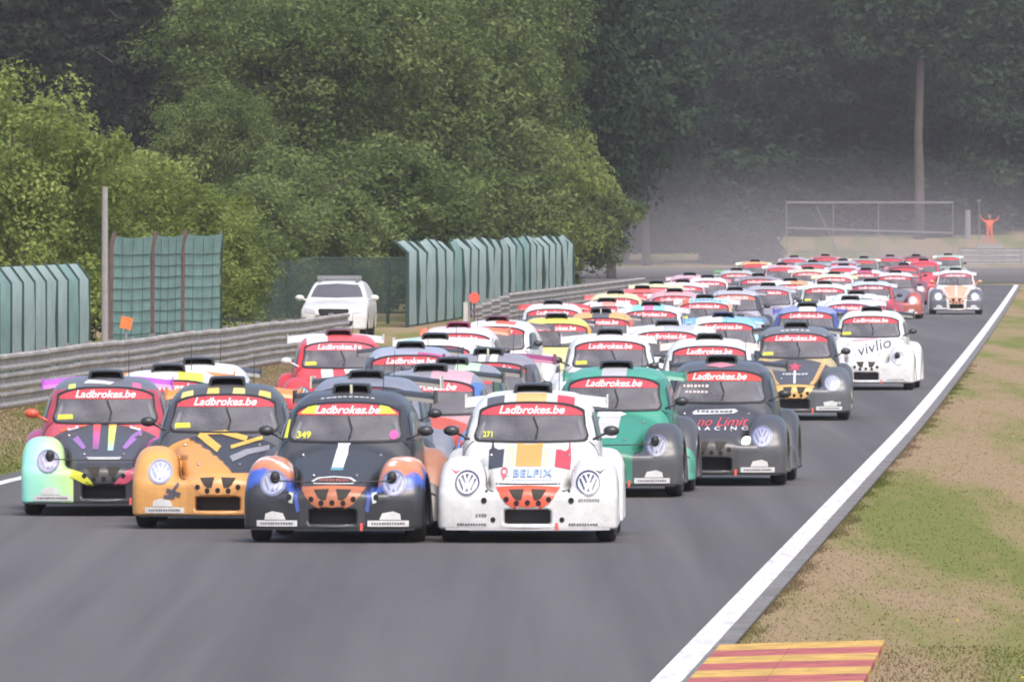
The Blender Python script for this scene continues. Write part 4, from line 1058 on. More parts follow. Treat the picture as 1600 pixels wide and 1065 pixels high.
q = G(1013, 1.995, -2, 'white racing car with cyan and pink roof squares', '#D6DAE4', '#E0DEE4', '#D8D6DE', shell='#DADCE4', wing='#C4C8D0', detail=1)
roofpatch(q, -.38, -.16, '#8CCDEE'); roofpatch(q, -.14, .06, '#EE7AA8'); roofpatch(q, .08, .28, '#8CCDEE')
q = G(948, 2.085, -2, 'white racing car with red roof square behind the orange one', '#F4EEEE', '#E8D8D6', '#E0CCCA', shell='#EEE4E2', wing='#E0504A', detail=1)
roofpatch(q, -.1, .18, '#E89A94')
q = G(962, 2.31, -1, 'cream and orange racing car at the left edge of the far pack', '#EED2A4', '#E0B48A', '#D8A47E', shell='#E8C8A0', wing='#E0524E', detail=1)
q = G(1003, 2.47, 0, 'red racing car at the left edge of the far pack', '#E06460', '#D8605C', '#CC5450', shell='#DA6A66', wing='#E89088', detail=1)
q = G(1026, 2.66, 0, 'pale yellow racing car with white wing ends at the far left', '#E2DCAE', '#D8D0A4', '#D0C89C', shell='#DCD4AA', wing='#E6DCA0', endp='#F2F0E4', detail=0)
q = G(1068, 2.72, 0, 'maroon and white racing car at the far left', '#E2D8E2', '#A8606E', '#9C5866', shell='#C090A0', wing='#E0DCEA', scoop='#4A1A24', detail=0)
q = G(1054, 2.37, -1, 'rose racing car with grey wing in the far left of the pack', '#E0A0A8', '#D08C94', '#C88088', shell='#D89AA2', wing='#D0CCD0', detail=0)

for (x_, r_, lab_, c1, c2, c3, wg_) in (
    (1200, 2.58, 'light grey racing car between the white roofed ones in the far middle', '#A8A4AE', '#8C8894', '#7C7884', '#A09CA6'),
    (1078, 3.06, 'pink and grey racing car at the far left, half hidden', '#C8A4B0', '#A88C98', '#A08490', '#D0B4BC'),
    (1262, 3.42, 'beige racing car far back between white and slate ones', '#CFC4B4', '#B8AEA2', '#AEA498', '#D8D0C4'),
    (1318, 3.68, 'pale violet racing car far back in the pack', '#B8B0C4', '#A49CB0', '#9C94A8', '#C8C4D4'),
    (1412, 3.72, 'wine red racing car behind the dark grey one', '#8E4A56', '#84444E', '#7C404A', '#B8707A'),
    (1240, 4.45, 'mauve racing car at the rear left of the pack', '#A890A0', '#988494', '#907C8C', '#B8A8B4'),
    (1288, 4.62, 'dim red racing car at the rear of the pack', '#A86068', '#985860', '#905058', '#C0888C'),
    (1432, 4.60, 'dark maroon racing car hidden behind the bright red one', '#70404A', '#683C44', '#603840', '#985058')):
    G(x_, r_, -2, lab_, c1, c2, c3, shell=c1, wing=wg_, detail=0)

# small lamps and strap rods in front of the headlight badges
def lamp_mesh(s, rod):
    b = MB(); h_, n_ = cast(s * .60, .66, 'front')
    b.ellipsoid((s * .60, h_.y - .05, .645), (.052, .05, .062), 12, 8)
    return b.mesh('auxiliary_lamp', True)
def rod_mesh():
    return MB().tube([(-.60, -.70, .615), (-.30, -.735, .605), (0, -.75, .602), (.30, -.735, .605), (.60, -.70, .615)], .007, 5).mesh('strap_rod')
ML = {s: lamp_mesh(s, True) for s in (-1, 1)}; MR = rod_mesh()
for c_, sides, rod in LAMPCARS:
    for s in sides: obj('auxiliary_lamp', ML[s], BLACK, c_['fend'][s])
    if rod: obj('strap_rod', MR, BLACK, c_['root'])
# the lit lamp
m, t, b = newmat('lit_lamp'); b.inputs['Emission Color'].default_value = (1, .96, .82, 1); b.inputs['Emission Strength'].default_value = 14
b.inputs['Base Color'].default_value = (.8, .8, .75, 1)
h_, n_ = cast(.43, .52, 'front')
bb = MB(); bb.ellipsoid((.43, h_.y - .012, .525), (.062, .03, .062), 14, 8)
obj('lit_lamp', bb.mesh('lit_lamp', True), m, LIT['fend'][1])
tag(LIT['root'])

# overlap guard for the builder
import os
if os.environ.get('CHECK_CARS'):
    for i in range(len(CARS)):
        for j in range(i):
            a_, b_ = CARS[i], CARS[j]
            dx = (a_[1] - b_[1]) - SL * (a_[2] - b_[2]); dy = a_[2] - b_[2]
            if abs(dx) < 1.95 and abs(dy) < 4.2: print('OVERLAP', a_[0], '|', b_[0], round(dx, 2), round(dy, 2))

# ------------------------------------------------------------------ drivers seen dimly behind the screens
def skin_body(name, verts, edges, radii, root=0, sub=1):
    me = bpy.data.meshes.new(name); me.from_pydata(verts, edges, [])
    o = bpy.data.objects.new(name + '_tmp', me); COL.objects.link(o)
    o.modifiers.new('skin', 'SKIN'); sm = o.modifiers.new('sub', 'SUBSURF'); sm.levels = sub; sm.render_levels = sub
    for i, r_ in enumerate(radii):
        sv = me.skin_vertices[0].data[i]; sv.radius = (r_, r_) if not isinstance(r_, tuple) else r_
        sv.use_root = (i == root)
    dg = bpy.context.evaluated_depsgraph_get(); dg.update()
    out = bpy.data.meshes.new_from_object(o.evaluated_get(dg)); out.name = name
    bpy.data.objects.remove(o); bpy.data.meshes.remove(me)
    out.polygons.foreach_set('use_smooth', [True] * len(out.polygons)); return out
# seated, hands on the wheel (car coordinates)
dv = [(-.29, 1.60, .50), (-.29, 1.66, .72), (-.29, 1.66, .92), (-.29, 1.64, 1.02), (-.29, 1.61, 1.10),
      (-.47, 1.62, .93), (-.51, 1.45, .78), (-.43, 1.22, .90), (-.41, 1.14, .93),
      (-.11, 1.62, .93), (-.07, 1.45, .78), (-.15, 1.22, .90), (-.17, 1.14, .93),
      (-.38, 1.40, .50), (-.40, 1.10, .58), (-.20, 1.40, .50), (-.18, 1.10, .58)]
de = [(0, 1), (1, 2), (2, 3), (3, 4), (2, 5), (5, 6), (6, 7), (7, 8), (2, 9), (9, 10), (10, 11), (11, 12), (0, 13), (13, 14), (0, 15), (15, 16)]
dr_ = [.15, .16, .17, .075, .06, .075, .055, .042, .045, .075, .055, .042, .045, .085, .06, .085, .06]
M_DRIVER = skin_body('driver_body', dv, de, dr_)
hb = MB(); hb.ellipsoid((-.29, 1.59, 1.17), (.125, .145, .135), 16, 12); M_HELM = hb.mesh('helmet', True)
vb = MB(); vb.ellipsoid((-.29, 1.545, 1.175), (.105, .115, .045), 14, 8); M_VISOR = vb.mesh('visor', True)
SUITS = ['#2E2F3A', '#3A3A40', '#40303A', '#2B3A55', '#4A4A4E', '#303034', '#3A2E2E', '#33383F', '#45454A', '#2E2E36']
HELMS = ['#D8D8DC', '#C9B94A', '#B8B8C4', '#D6663C', '#E0E0E4', '#8A8E9A', '#C9C9CE', '#B4413E', '#D0D0DA', '#8FA8C8']
WHO = ['white helmet driving the white car with the orange grille', 'yellow helmet driving the black car with copper fenders', 'silver helmet driving the orange and black car',
       'orange helmet driving the many coloured car', 'white helmet driving the green car', 'grey helmet driving the black car with the lit lamp',
       'pale helmet driving the black and gold car', 'red helmet driving the white car with vivlio lettering']
for i in range(8):
    rt = ROOTS[i]
    p = empty('person', rt.location[:], rt.rotation_euler.z)
    tag(p, 'person in dark suit and ' + WHO[i], 'person', 'drivers')
    bdy = obj('body', M_DRIVER, plain('suit%d' % i, lin(SUITS[i]), .9), p)
    hl = obj('helmet', M_HELM, paint(HELMS[i]), p); obj('visor', M_VISOR, BLACKGLASS, hl)

# ------------------------------------------------------------------ guardrails
GALV = plain('galvanised_steel', (.30, .275, .265), .7, .0, noise=.45, scale=1.6, bump=.1)
GALV_D = plain('galvanised_post', (.22, .21, .205), .6, .2, noise=.3)
def beam_mesh(length, h=.30):
    pr_ = [(0.0, 0.0), (.045, .03), (.05, .07), (0.0, .115), (0.0, .185), (.05, .23), (.045, .27), (0.0, .30)]
    pr_ = [(-d, z * h / .30) for d, z in pr_]
    back = [(d + .012, z) for d, z in pr_][::-1]; pp = pr_ + back; m = len(pp)
    v = [(d, y, z) for y in (-.04, length + .04) for d, z in pp]
    f = [(k, (k + 1) % m, m + (k + 1) % m, m + k) for k in range(m)] + [tuple(range(m))[::-1], tuple(m + k for k in range(m))]
    return v, f
def guardrail(name, label, pts, tops, side=1):
    """three stacked beams bolted to posts; pts run along the rail, side +1 faces +x"""
    root = empty(name, (pts[0][0], pts[0][1], 0)); tag(root, label, 'guardrail')
    for i in range(len(pts) - 1):
        a_, b_ = Vector((*pts[i], 0)), Vector((*pts[i + 1], 0)); d = b_ - a_; L = d.length; an = math.atan2(-d.x, d.y)
        key = ('beam', round(L, 2))
        if key not in MATS: MATS[key] = mesh_np('rail_beam', *beam_mesh(L))
        for k in range(3):
            o = obj('rail_beam', MATS[key], GALV, root); o.location = (a_.x - pts[0][0] + (.0 if i % 2 else .006), a_.y - pts[0][1], tops[i] - .94 + k * .315)
            o.rotation_euler = (0, 0, an + (math.pi if side < 0 else 0))
            if side < 0: o.location = (b_.x - pts[0][0], b_.y - pts[0][1], o.location.z)
        pb = MB().box(.02, .14, -.06, .06, 0, tops[i] + .02) if False else None
        o = obj('post', POSTM, GALV_D, root); o.location = (a_.x - pts[0][0] - .10, a_.y - pts[0][1], tops[i] - .95)
    return root
POSTM = MB().box(-.06, .06, -.07, .07, -.1, .97).mesh('rail_post')
def upt(u, Y): return (SL * Y + u, Y)
N = 22; pts = [upt(-18.6 + .5 * min(1, (Y - 160) / 80.0), Y) for Y in [158 + 84.0 * i / N for i in range(N + 1)]]
# the beams face the track (+x): profile bulges towards -d, so turn it
def flip(pts_): return pts_
guardrail('guardrail', 'weathered grey three beam guardrail along the left verge in the foreground', pts, [.92 + .012 * math.sin(i * 1.3) for i in range(N + 1)], -1)
N2 = 24; pts2 = [upt(-17.7 + .02 * i, 283 + 4.0 * i) for i in range(N2 + 1)]
guardrail('guardrail', 'darker guardrail stretch beyond the orange disc, below the wavy green fence', pts2, [.72 + .25 * min(1, i / 4.0) for i in range(N2 + 1)], -1)
N3 = 8; x0 = (1500 - 800) * 640 / FPX
pts3 = [(x0 + 4.0 * i, 640 + .2 * i) for i in range(N3 + 1)]
guardrail('guardrail', 'hazy guardrail crossing behind the bend at the far right', pts3, [1.25] * (N3 + 1), 1)

# ------------------------------------------------------------------ fences
TEAL = plain('teal_screen', (.17, .285, .26), .75, noise=.25, scale=2.2)
TEAL_P = plain('pale_teal_screen', (.26, .345, .33), .75, noise=.22, scale=2.0)
GREEN_D = plain('dark_green_post', (.022, .05, .045), .6)
BROWN_P = plain('rusty_post', (.12, .075, .07), .7, noise=.3)
CONC = plain('grey_pole', (.27, .255, .25), .7, noise=.2)
def fence(label, pts, h, lean, mats, post_r, matp, hj=None, wob=0.0):
    root = empty('fence', (pts[0][0], pts[0][1], 0)); tag(root, label, 'fence')
    o0 = Vector((pts[0][0], pts[0][1], 0)); r_ = random.Random(len(pts))
    lean0 = lean
    for i in range(len(pts)):
        lean = lean0 * (1 + wob * r_.uniform(-1, 1))
        p = Vector((*pts[i], 0)) - o0; hh = h + (hj[i % len(hj)] if hj else 0)
        b = MB().tube([p, p + Vector((wob * .12 * math.sin(i * 2.3), 0, hh * .45)), p + Vector((0, 0, hh - .35)), p + Vector((-lean, 0, hh))], post_r, 6)
        obj('post', b.mesh('fence_post'), matp, root)
        if i == len(pts) - 1: break
        q = Vector((*pts[i + 1], 0)) - o0; hq = h + (hj[(i + 1) % len(hj)] if hj else 0)
        t = (q - p); sh = t * .03; zz = Vector((0, 0, 1)); ln = Vector((-lean, 0, 0)); th = Vector((.02, 0, 0))
        v = []
        cols = 4
        for k in range(cols + 1):
            c_ = p + sh + (t - 2 * sh) * (k / cols) + Vector((.05 * math.sin(math.pi * k / cols) * r_.uniform(.5, 1.4), 0, 0)); hc = hh + (hq - hh) * k / cols - .04
            v += [c_ + zz * .05, c_ + zz * (hc * .5) + Vector((.03 * r_.uniform(-1, 1), 0, 0)), c_ + zz * (hc - .33), c_ + ln * .95 + zz * hc]
        n_ = len(v); v += [p_ - th for p_ in v]
        f = []
        for k in range(cols):
            for j in range(3):
                a_ = k * 4 + j; f.append((a_, a_ + 4, a_ + 5, a_ + 1)); f.append((n_ + a_, n_ + a_ + 1, n_ + a_ + 5, n_ + a_ + 4))
        obj('panel', mesh_np('fence_panel', v, f, True), mats[r_.randrange(len(mats))], root)
    return root
f1 = [upt(-21.2, 168 + 2.15 * i) for i in range(21)]
fence('green slatted fence with leaning post tops behind the near guardrail', f1, 2.28, .26, [TEAL, TEAL, TEAL_P], .034, GREEN_D)
f2 = [upt(-20.4 - .0 * i, 296 + 4.2 * i) for i in range(23)]
fence('pale green wavy fence above the far guardrail stretch', f2, 2.52, .26, [TEAL, TEAL_P, TEAL_P, TEAL_P], .06, GREEN_D, [0, .05, -.03, .08, .02, -.05], .6)

def pix(x, y=None, r=1.0, z=None):
    Y = 100 * r; X = (x - 800) * Y / FPX
    return Vector((X, Y, z if z is not None else CAM_H - (y - 340) * Y / FPX))
# three tall screened panels with wire grid
gp = empty('screen_panels', pix(172, r=2.14, z=0)); tag(gp, 'three tall teal screen panels with wire grid and rusty posts', 'fence panel')
o0 = gp.location
xs_ = [172, 237, 284, 345]; rs_ = [2.14, 2.17, 2.20, 2.23]
for i in range(4):
    p = pix(xs_[i], r=rs_[i], z=0) - o0; hh = 2.86 + .02 * i
    b = MB().tube([p, p + Vector((.03, 0, hh - .25)), p + Vector((.10 if i < 3 else .06, 0, hh + .03))], .05 if i < 3 else .02, 6)
    obj('post', b.mesh('panel_post'), BROWN_P if i < 3 else GREEN_D, gp)
    if i == 3: break
    q = pix(xs_[i + 1], r=rs_[i + 1], z=0) - o0; t = q - p
    v = []; f = []; nc, nr = 5, 6
    for k in range(nc + 1):
        for j in range(nr + 1):
            z = .05 + (hh - .10) * j / nr; lean = .08 * max(0, (z - 2.4) / .5)
            v.append(p + t * (.03 + .94 * k / nc) + Vector((lean, .05 + .04 * math.sin(k * 1.7 + j), z - .05 * math.sin(math.pi * k / nc) * (j == nr))))
    for k in range(nc):
        for j in range(nr):
            a_ = k * (nr + 1) + j; f.append((a_, a_ + nr + 1, a_ + nr + 2, a_ + 1))
    n_ = len(v); v += [p_ + Vector((0, .02, 0)) for p_ in v]; f += [tuple(n_ + i_ for i_ in q_[::-1]) for q_ in f]
    pn = obj('panel', mesh_np('screen_panel', v, f, True), TEAL, gp)
    b = MB()
    for j in range(1, 12):
        z = 2.78 * j / 11.5
        b.tube([p + t * .03 + Vector((0, -.03, z)), p + t * .5 + Vector((0, -.03, z - .02)), p + t * .97 + Vector((0, -.03, z))], .008, 4)
    for k in range(1, 4):
        b.tube([p + t * (k / 4.0) + Vector((0, -.035, .1)), p + t * (k / 4.0) + Vector((.05, -.035, 2.75))], .008, 4)
    obj('wire_grid', b.mesh('wire_grid'), GREEN_D, gp)
tp = pix(164, r=2.125, z=0)
b = MB().tube([(0, 0, 0), (0, 0, 2.0), (0, 0, 3.85)], [.075, .07, .062], 8)
tag(obj('pole', b.mesh('pole'), CONC, None, tp), 'bare grey pole standing between the green fence and the screen panels', 'pole')
# dark netting fence behind the white vehicle
m = bpy.data.materials.new('dark_netting'); m.use_nodes = True; t = m.node_tree; bs = t.nodes['Principled BSDF']
bs.inputs['Base Color'].default_value = (.05, .08, .07, 1); bs.inputs['Roughness'].default_value = .8
tr = t.nodes.new('ShaderNodeBsdfTransparent'); mx = t.nodes.new('ShaderNodeMixShader'); mx.inputs[0].default_value = .38
t.links.new(tr.outputs[0], mx.inputs[1]); t.links.new(bs.outputs[0], mx.inputs[2]); t.links.new(mx.outputs[0], t.nodes['Material Output'].inputs[0])
nf = empty('fence', pix(345, r=3.05, z=0)); tag(nf, 'dark green netting fence behind the white service vehicle', 'fence'); o0 = nf.location
xs_ = [340, 366, 400, 450, 500, 550, 606, 640]
for i, x in enumerate(xs_):
    p = pix(x, r=3.05, z=0) - o0; hh = 2.0
    obj('post', MB().tube([p, p + Vector((0, 0, hh))], .055 if x in (366, 606) else .03, 6).mesh('net_post'), GREEN_D, nf)
    if i < len(xs_) - 1:
        q = pix(xs_[i + 1], r=3.05, z=0) - o0
        b = MB(); b.box(p.x + .04, q.x - .04, -.006, .006, .05, hh - .05); obj('net', b.mesh('net'), m, nf)
        b = MB(); b.tube([p + Vector((.04, 0, hh - .02)), q + Vector((-.04, 0, hh - .02))], .02, 5); obj('top_rail', b.mesh('top_rail'), GREEN_D, nf)

# ------------------------------------------------------------------ small boards by the rails
ORANGE = paint('#F07A3A', .6, 0); REDB = paint('#EE5A4A', .6, 0)
p = pix(197, r=1.99, z=0); rt = empty('marker_board', p); tag(rt, 'small orange square board tilted above the near guardrail', 'board')
obj('board', MB().add([(-.13, -.02, 1.04), (.10, -.02, .98), (.14, -.02, 1.22), (-.09, -.02, 1.27), (-.13, .01, 1.04), (.10, .01, .98), (.14, .01, 1.22), (-.09, .01, 1.27)], [(0, 1, 2, 3), (7, 6, 5, 4), (0, 4, 5, 1), (1, 5, 6, 2), (2, 6, 7, 3), (3, 7, 4, 0)]).mesh('marker'), ORANGE, rt)
obj('stake', MB().tube([(0, .03, 0), (0, .03, 1.15)], .02, 6).mesh('stake'), CONC, rt)
p = pix(741, r=2.80, z=0); rt = empty('marker_board', p); tag(rt, 'round orange red disc on a pale post in front of the wavy green fence', 'board')
b = MB(); n_ = 20
v = [(.155 * math.cos(2 * math.pi * k / n_), y, .98 + .155 * math.sin(2 * math.pi * k / n_)) for y in (-.02, .02) for k in range(n_)]
b.add(v, [tuple(range(n_)), tuple(range(n_, 2 * n_))[::-1]] + [((k + 1) % n_, k, n_ + k, n_ + (k + 1) % n_) for k in range(n_)]); obj('disc', b.mesh('disc'), REDB, rt)
obj('post', MB().box(-.30, -.18, .0, .1, 0, .86).mesh('pale_post'), paint('#B9B8B4', .8, 0), rt)
obj('stake', MB().tube([(0, .04, 0), (0, .04, .95)], .03, 6).mesh('stake'), BROWN_P, rt)

# ------------------------------------------------------------------ white service vehicle behind the rail
suv_top = prof([(0, .70), (.1, .92), (.5, 1.0), (1.1, 1.08), (1.25, 1.12), (1.75, 1.50), (2.0, 1.60), (2.8, 1.64), (3.8, 1.60), (4.2, 1.45), (4.45, 1.05), (4.55, .7)], .06)
suv_w = prof([(.2, .90), (.6, .94), (1.0, .92), (1.2, .84), (1.6, .68), (1.8, .6)], .05)
def suv_sdf(x, y, z):
    ax = np.abs(x)
    d = smax((z - suv_top(y - .16 * ax ** 2) + .06 * ax ** 2) * .85, ax - suv_w(z), .10)
    d = smax(d, -(y - .02 - .20 * ax ** 2), .10); d = smax(d, y - 4.5, .1); d = smax(d, .26 - z, .05)
    for yc in (.85, 3.55):
        d = smax(d, -np.maximum(np.sqrt((y - yc) ** 2 + (z - .34) ** 2) - .41, .62 - ax), .02)
    return d
SV, SF = surface_nets(suv_sdf, (-1.1, -.15, .15), (1.1, 4.7, 1.75), .05, 3)
SUV_BVH = BVHTree.FromPolygons([tuple(p_) for p_ in SV], [tuple(q_) for q_ in SF])
suv = empty('service_car', pix(521, r=2.67, z=0), R(-3.0)); suv.scale = (.94, .94, .94); tag(suv, 'white service estate car with roof light bar parked behind the guardrail', 'car')
VW_ = paint('#F0F0F4', .35, .6)
obj('body', mesh_np('suv_body', SV, SF, True, nrm(suv_sdf, SV)), VW_, suv)
def suv_patch(name, pts_, off, mat):
    bm = bmesh.new(); fc = bm.faces.new([bm.verts.new((a_, b_, 0)) for a_, b_ in pts_]); bmesh.ops.triangulate(bm, faces=bm.faces[:])
    for _ in range(3):
        es = [e_ for e_ in bm.edges if e_.calc_length() > .10]
        if not es: break
        bmesh.ops.subdivide_edges(bm, edges=es, cuts=1); bmesh.ops.triangulate(bm, faces=[f_ for f_ in bm.faces if len(f_.verts) > 3])
    bm.verts.index_update(); P_ = []
    for v_ in bm.verts:
        h1, n1_, _, _ = SUV_BVH.ray_cast(Vector((v_.co.x, -3, v_.co.y)), Vector((0, 1, 0)))
        if h1 is None: h1, n1_, _, _ = SUV_BVH.find_nearest(Vector((v_.co.x, 0, v_.co.y)))
        P_.append(h1 + n1_ * off)
    fs = [[v_.index for v_ in f_.verts] for f_ in bm.faces]; bm.free()
    return obj(name, mesh_np(name, P_, fs, True), mat, suv)
suv_patch('windshield', ((-.74, 1.16), (0, 1.14), (.74, 1.16), (.66, 1.38), (.58, 1.50), (0, 1.535), (-.58, 1.50), (-.66, 1.38)), .01, plain('grey_screen', (.10, .10, .115), .15))
suv_patch('grille', ((-.38, .64), (.38, .64), (.44, .80), (.40, .84), (-.40, .84), (-.44, .80)), .012, DARKHOLE)
suv_patch('lower_intake', ((-.5, .36), (.5, .36), (.56, .50), (-.56, .50)), .012, DARKHOLE)
for s in (-1, 1):
    suv_patch('headlight', tuple((s * a_, b_) for a_, b_ in ((.50, .70), (.82, .74), (.85, .86), (.55, .83))), .014, plain('lamp_glass', (.45, .46, .50), .1))
    b = MB(); b.ellipsoid((s * 1.06, 1.45, 1.14), (.13, .09, .085)); b.tube([(s * .85, 1.45, 1.08), (s * 1.0, 1.45, 1.10)], .03); obj('mirror', b.mesh('suv_mirror', True), VW_, suv)
    for yy in (.85, 3.55):
        tw = obj('wheel', M_TYRE, RUBBER, suv); tw.location = (s * .80, yy, .34); tw.scale = (1.05, 1.13, 1.13)
b = MB(); b.box(-.62, .62, 2.3, 2.55, 1.66, 1.76); obj('light_bar', b.mesh('light_bar'), plain('light_bar', (.22, .22, .24), .4), suv)
obj('roof_rail', MB().box(-.55, -.50, 1.95, 3.6, 1.60, 1.67).mesh('roof_rail'), GALV_D, suv); obj('roof_rail', MB().box(.50, .55, 1.95, 3.6, 1.60, 1.67).mesh('roof_rail'), GALV_D, suv)

# ------------------------------------------------------------------ far frame, marshal and posts on the bank
def gz(p_): return ground_z(p_.x, p_.y)
PALE = plain('pale_steel', (.15, .145, .145), .6, noise=.1)
p0 = pix(1229, r=6.75, z=0); p1 = pix(1490, r=6.75, z=0); fr = empty('steel_frame', (p0.x, p0.y, 0)); tag(fr, 'long pale steel frame of rails and posts in front of the dark forest', 'frame')
W_ = p1.x - p0.x; g0 = gz(p0)
zt, zl = 4.22, 2.40
obj('top_bar', MB().box(-.05, W_, -.05, .05, zt - .07, zt + .07).mesh('top_bar'), PALE, fr)
obj('lower_bar', MB().add([(-.05, -.04, zl + .12 - .06), (W_, -.04, zl - .22 - .06), (W_, .04, zl - .22 - .06), (-.05, .04, zl + .12 - .06), (-.05, -.04, zl + .12 + .06), (W_, -.04, zl - .22 + .06), (W_, .04, zl - .22 + .06), (-.05, .04, zl + .12 + .06)],
    [(0, 3, 2, 1), (4, 5, 6, 7), (0, 1, 5, 4), (1, 2, 6, 5), (2, 3, 7, 6), (3, 0, 4, 7)]).mesh('lower_bar'), PALE, fr)
for x in (0.0, W_ * .28, W_ * .55, W_ - .05):
    obj('post', MB().tube([(x, .06, g0 - .2), (x, .06, zt)], .05 if x in (0.0,) else .03, 6).mesh('frame_post'), PALE if x == 0 else GALV_D, fr)
obj('brace', MB().tube([(W_ * .18, .05, zt - .3), (W_ * .31, .05, g0)], .04, 6).mesh('brace'), PALE, fr)

# marshal in orange, arms raised
mp = pix(1546, r=6.80, z=0); mz = gz(mp) - .02
mv = [(0, 0, .95), (0, .0, 1.15), (0, .02, 1.38), (0, 0, 1.50), (0, -.01, 1.58),
      (-.20, 0, 1.42), (-.38, -.05, 1.50), (-.50, -.10, 1.66), (-.53, -.12, 1.74),
      (.20, 0, 1.42), (.38, -.05, 1.48), (.52, -.10, 1.62), (.56, -.12, 1.70),
      (-.11, 0, .88), (-.13, -.02, .50), (-.13, .02, .10), (-.13, -.12, .05), (.11, 0, .88), (.13, -.02, .50), (.13, .02, .10), (.13, -.12, .05)]
me_ = [(0, 1), (1, 2), (2, 3), (3, 4), (2, 5), (5, 6), (6, 7), (7, 8), (2, 9), (9, 10), (10, 11), (11, 12), (0, 13), (13, 14), (14, 15), (15, 16), (0, 17), (17, 18), (18, 19), (19, 20)]
mr_ = [.19, .19, .21, .06, .055, .08, .055, .042, .045, .08, .055, .042, .045, .10, .07, .05, .05, .10, .07, .05, .05]
SUIT = plain('orange_suit', lin('#E0581E'), .9, noise=.15)
mar = empty('person', (mp.x, mp.y, mz + .25)); mar.scale = (1.12, 1.12, 1.1); tag(mar, 'person in orange suit with raised arms behind the far guardrail', 'person')
obj('body', skin_body('marshal_body', mv, me_, mr_), SUIT, mar)
hb = MB(); hb.ellipsoid((0, -.01, 1.70), (.085, .10, .12), 14, 10); hb.ellipsoid((0, -.11, 1.69), (.018, .02, .025), 6, 5); obj('head', hb.mesh('head', True), plain('skin', (.42, .25, .18), .6), mar)
hb = MB(); hb.ellipsoid((0, .0, 1.76), (.098, .115, .085), 14, 8); obj('cap', hb.mesh('cap', True), plain('cap', (.30, .10, .04), .8), mar)
hb = MB()
for s, hx, hz in ((-1, -.53, 1.74), (1, .56, 1.70)):
    for k in range(4): hb.tube([(hx + s * .01 * (k - 1.5) * 1.6, -.12, hz), (hx + s * .014 * (k - 1.5) * 1.6, -.14, hz + .06), (hx + s * .016 * (k - 1.5) * 1.6, -.16, hz + .10 - .008 * abs(k - 1.5))], .009, 5)
    hb.tube([(hx - s * .03, -.12, hz), (hx - s * .06, -.15, hz + .04)], .010, 5)
obj('hands', hb.mesh('hands', True), plain('skin', (.42, .25, .18), .6), mar)
pl_ = MB().box(-.9, .9, -.5, .6, -.4, .25).mesh('platform')
tag(obj('concrete_step', pl_, plain('old_concrete', (.28, .27, .26), .9, noise=.2), None, (mp.x, mp.y, mz)), 'low concrete step under the orange suited person', 'step')
for x, hh, rad, lab, mt in ((1512, 2.0, .22, 'stout grey post left of the orange suited person', GALV_D), (1530, 2.6, .04, 'thin pale signal pole beside the orange suited person', PALE)):
    p = pix(x, r=6.9, z=0); g_ = gz(p)
    b = MB().tube([(0, 0, -.2), (0, 0, hh * .6), (0, 0, hh)], [rad, rad * .95, rad * .8], 8)
    if rad < .1: b.box(-.14, .10, -.03, .03, hh - .06, hh + .10)
    tag(obj('post', b.mesh('far_post'), mt, None, (p.x, p.y, g_)), lab, 'post')

# ------------------------------------------------------------------ vegetation
def leaf_mat(name, dark, light, trans=.25):
    m = bpy.data.materials.new(name); m.use_nodes = True; t = m.node_tree; t.nodes.clear()
    o = t.nodes.new('ShaderNodeOutputMaterial'); at = t.nodes.new('ShaderNodeAttribute'); at.attribute_name = 'tone'
    oi = t.nodes.new('ShaderNodeObjectInfo')
    ad = t.nodes.new('ShaderNodeMath'); ad.operation = 'MULTIPLY_ADD'; ad.inputs[1].default_value = .35; t.links.new(oi.outputs['Random'], ad.inputs[0]); t.links.new(at.outputs['Fac'], ad.inputs[2])
    sb = t.nodes.new('ShaderNodeMath'); sb.operation = 'SUBTRACT'; sb.inputs[1].default_value = .17; t.links.new(ad.outputs[0], sb.inputs[0])
    rp = t.nodes.new('ShaderNodeValToRGB'); rp.color_ramp.elements[0].color = (*dark, 1); rp.color_ramp.elements[1].color = (*light, 1)
    t.links.new(sb.outputs[0], rp.inputs['Fac'])
    d = t.nodes.new('ShaderNodeBsdfDiffuse'); tl = t.nodes.new('ShaderNodeBsdfTranslucent'); mx = t.nodes.new('ShaderNodeMixShader'); mx.inputs[0].default_value = trans
    t.links.new(rp.outputs[0], d.inputs[0]); t.links.new(rp.outputs[0], tl.inputs[0]); t.links.new(d.outputs[0], mx.inputs[1]); t.links.new(tl.outputs[0], mx.inputs[2]); t.links.new(mx.outputs[0], o.inputs[0])
    return m
L_BUSH = leaf_mat('bush_leaves', (.118, .165, .038), (.295, .350, .112), .45)
L_MID = leaf_mat('olive_leaves', (.068, .106, .032), (.185, .235, .086), .42)
L_DARK = leaf_mat('dark_leaves', (.014, .031, .018), (.042, .070, .036), .2)
L_FIR = leaf_mat('conifer_needles', (.010, .018, .012), (.028, .040, .023), .1)
BARK = plain('bark', (.085, .065, .052), .9, noise=.45, scale=3, bump=.5)
BARK_P = plain('pale_bark', (.085, .066, .060), .9, noise=.35, scale=2, bump=.4)

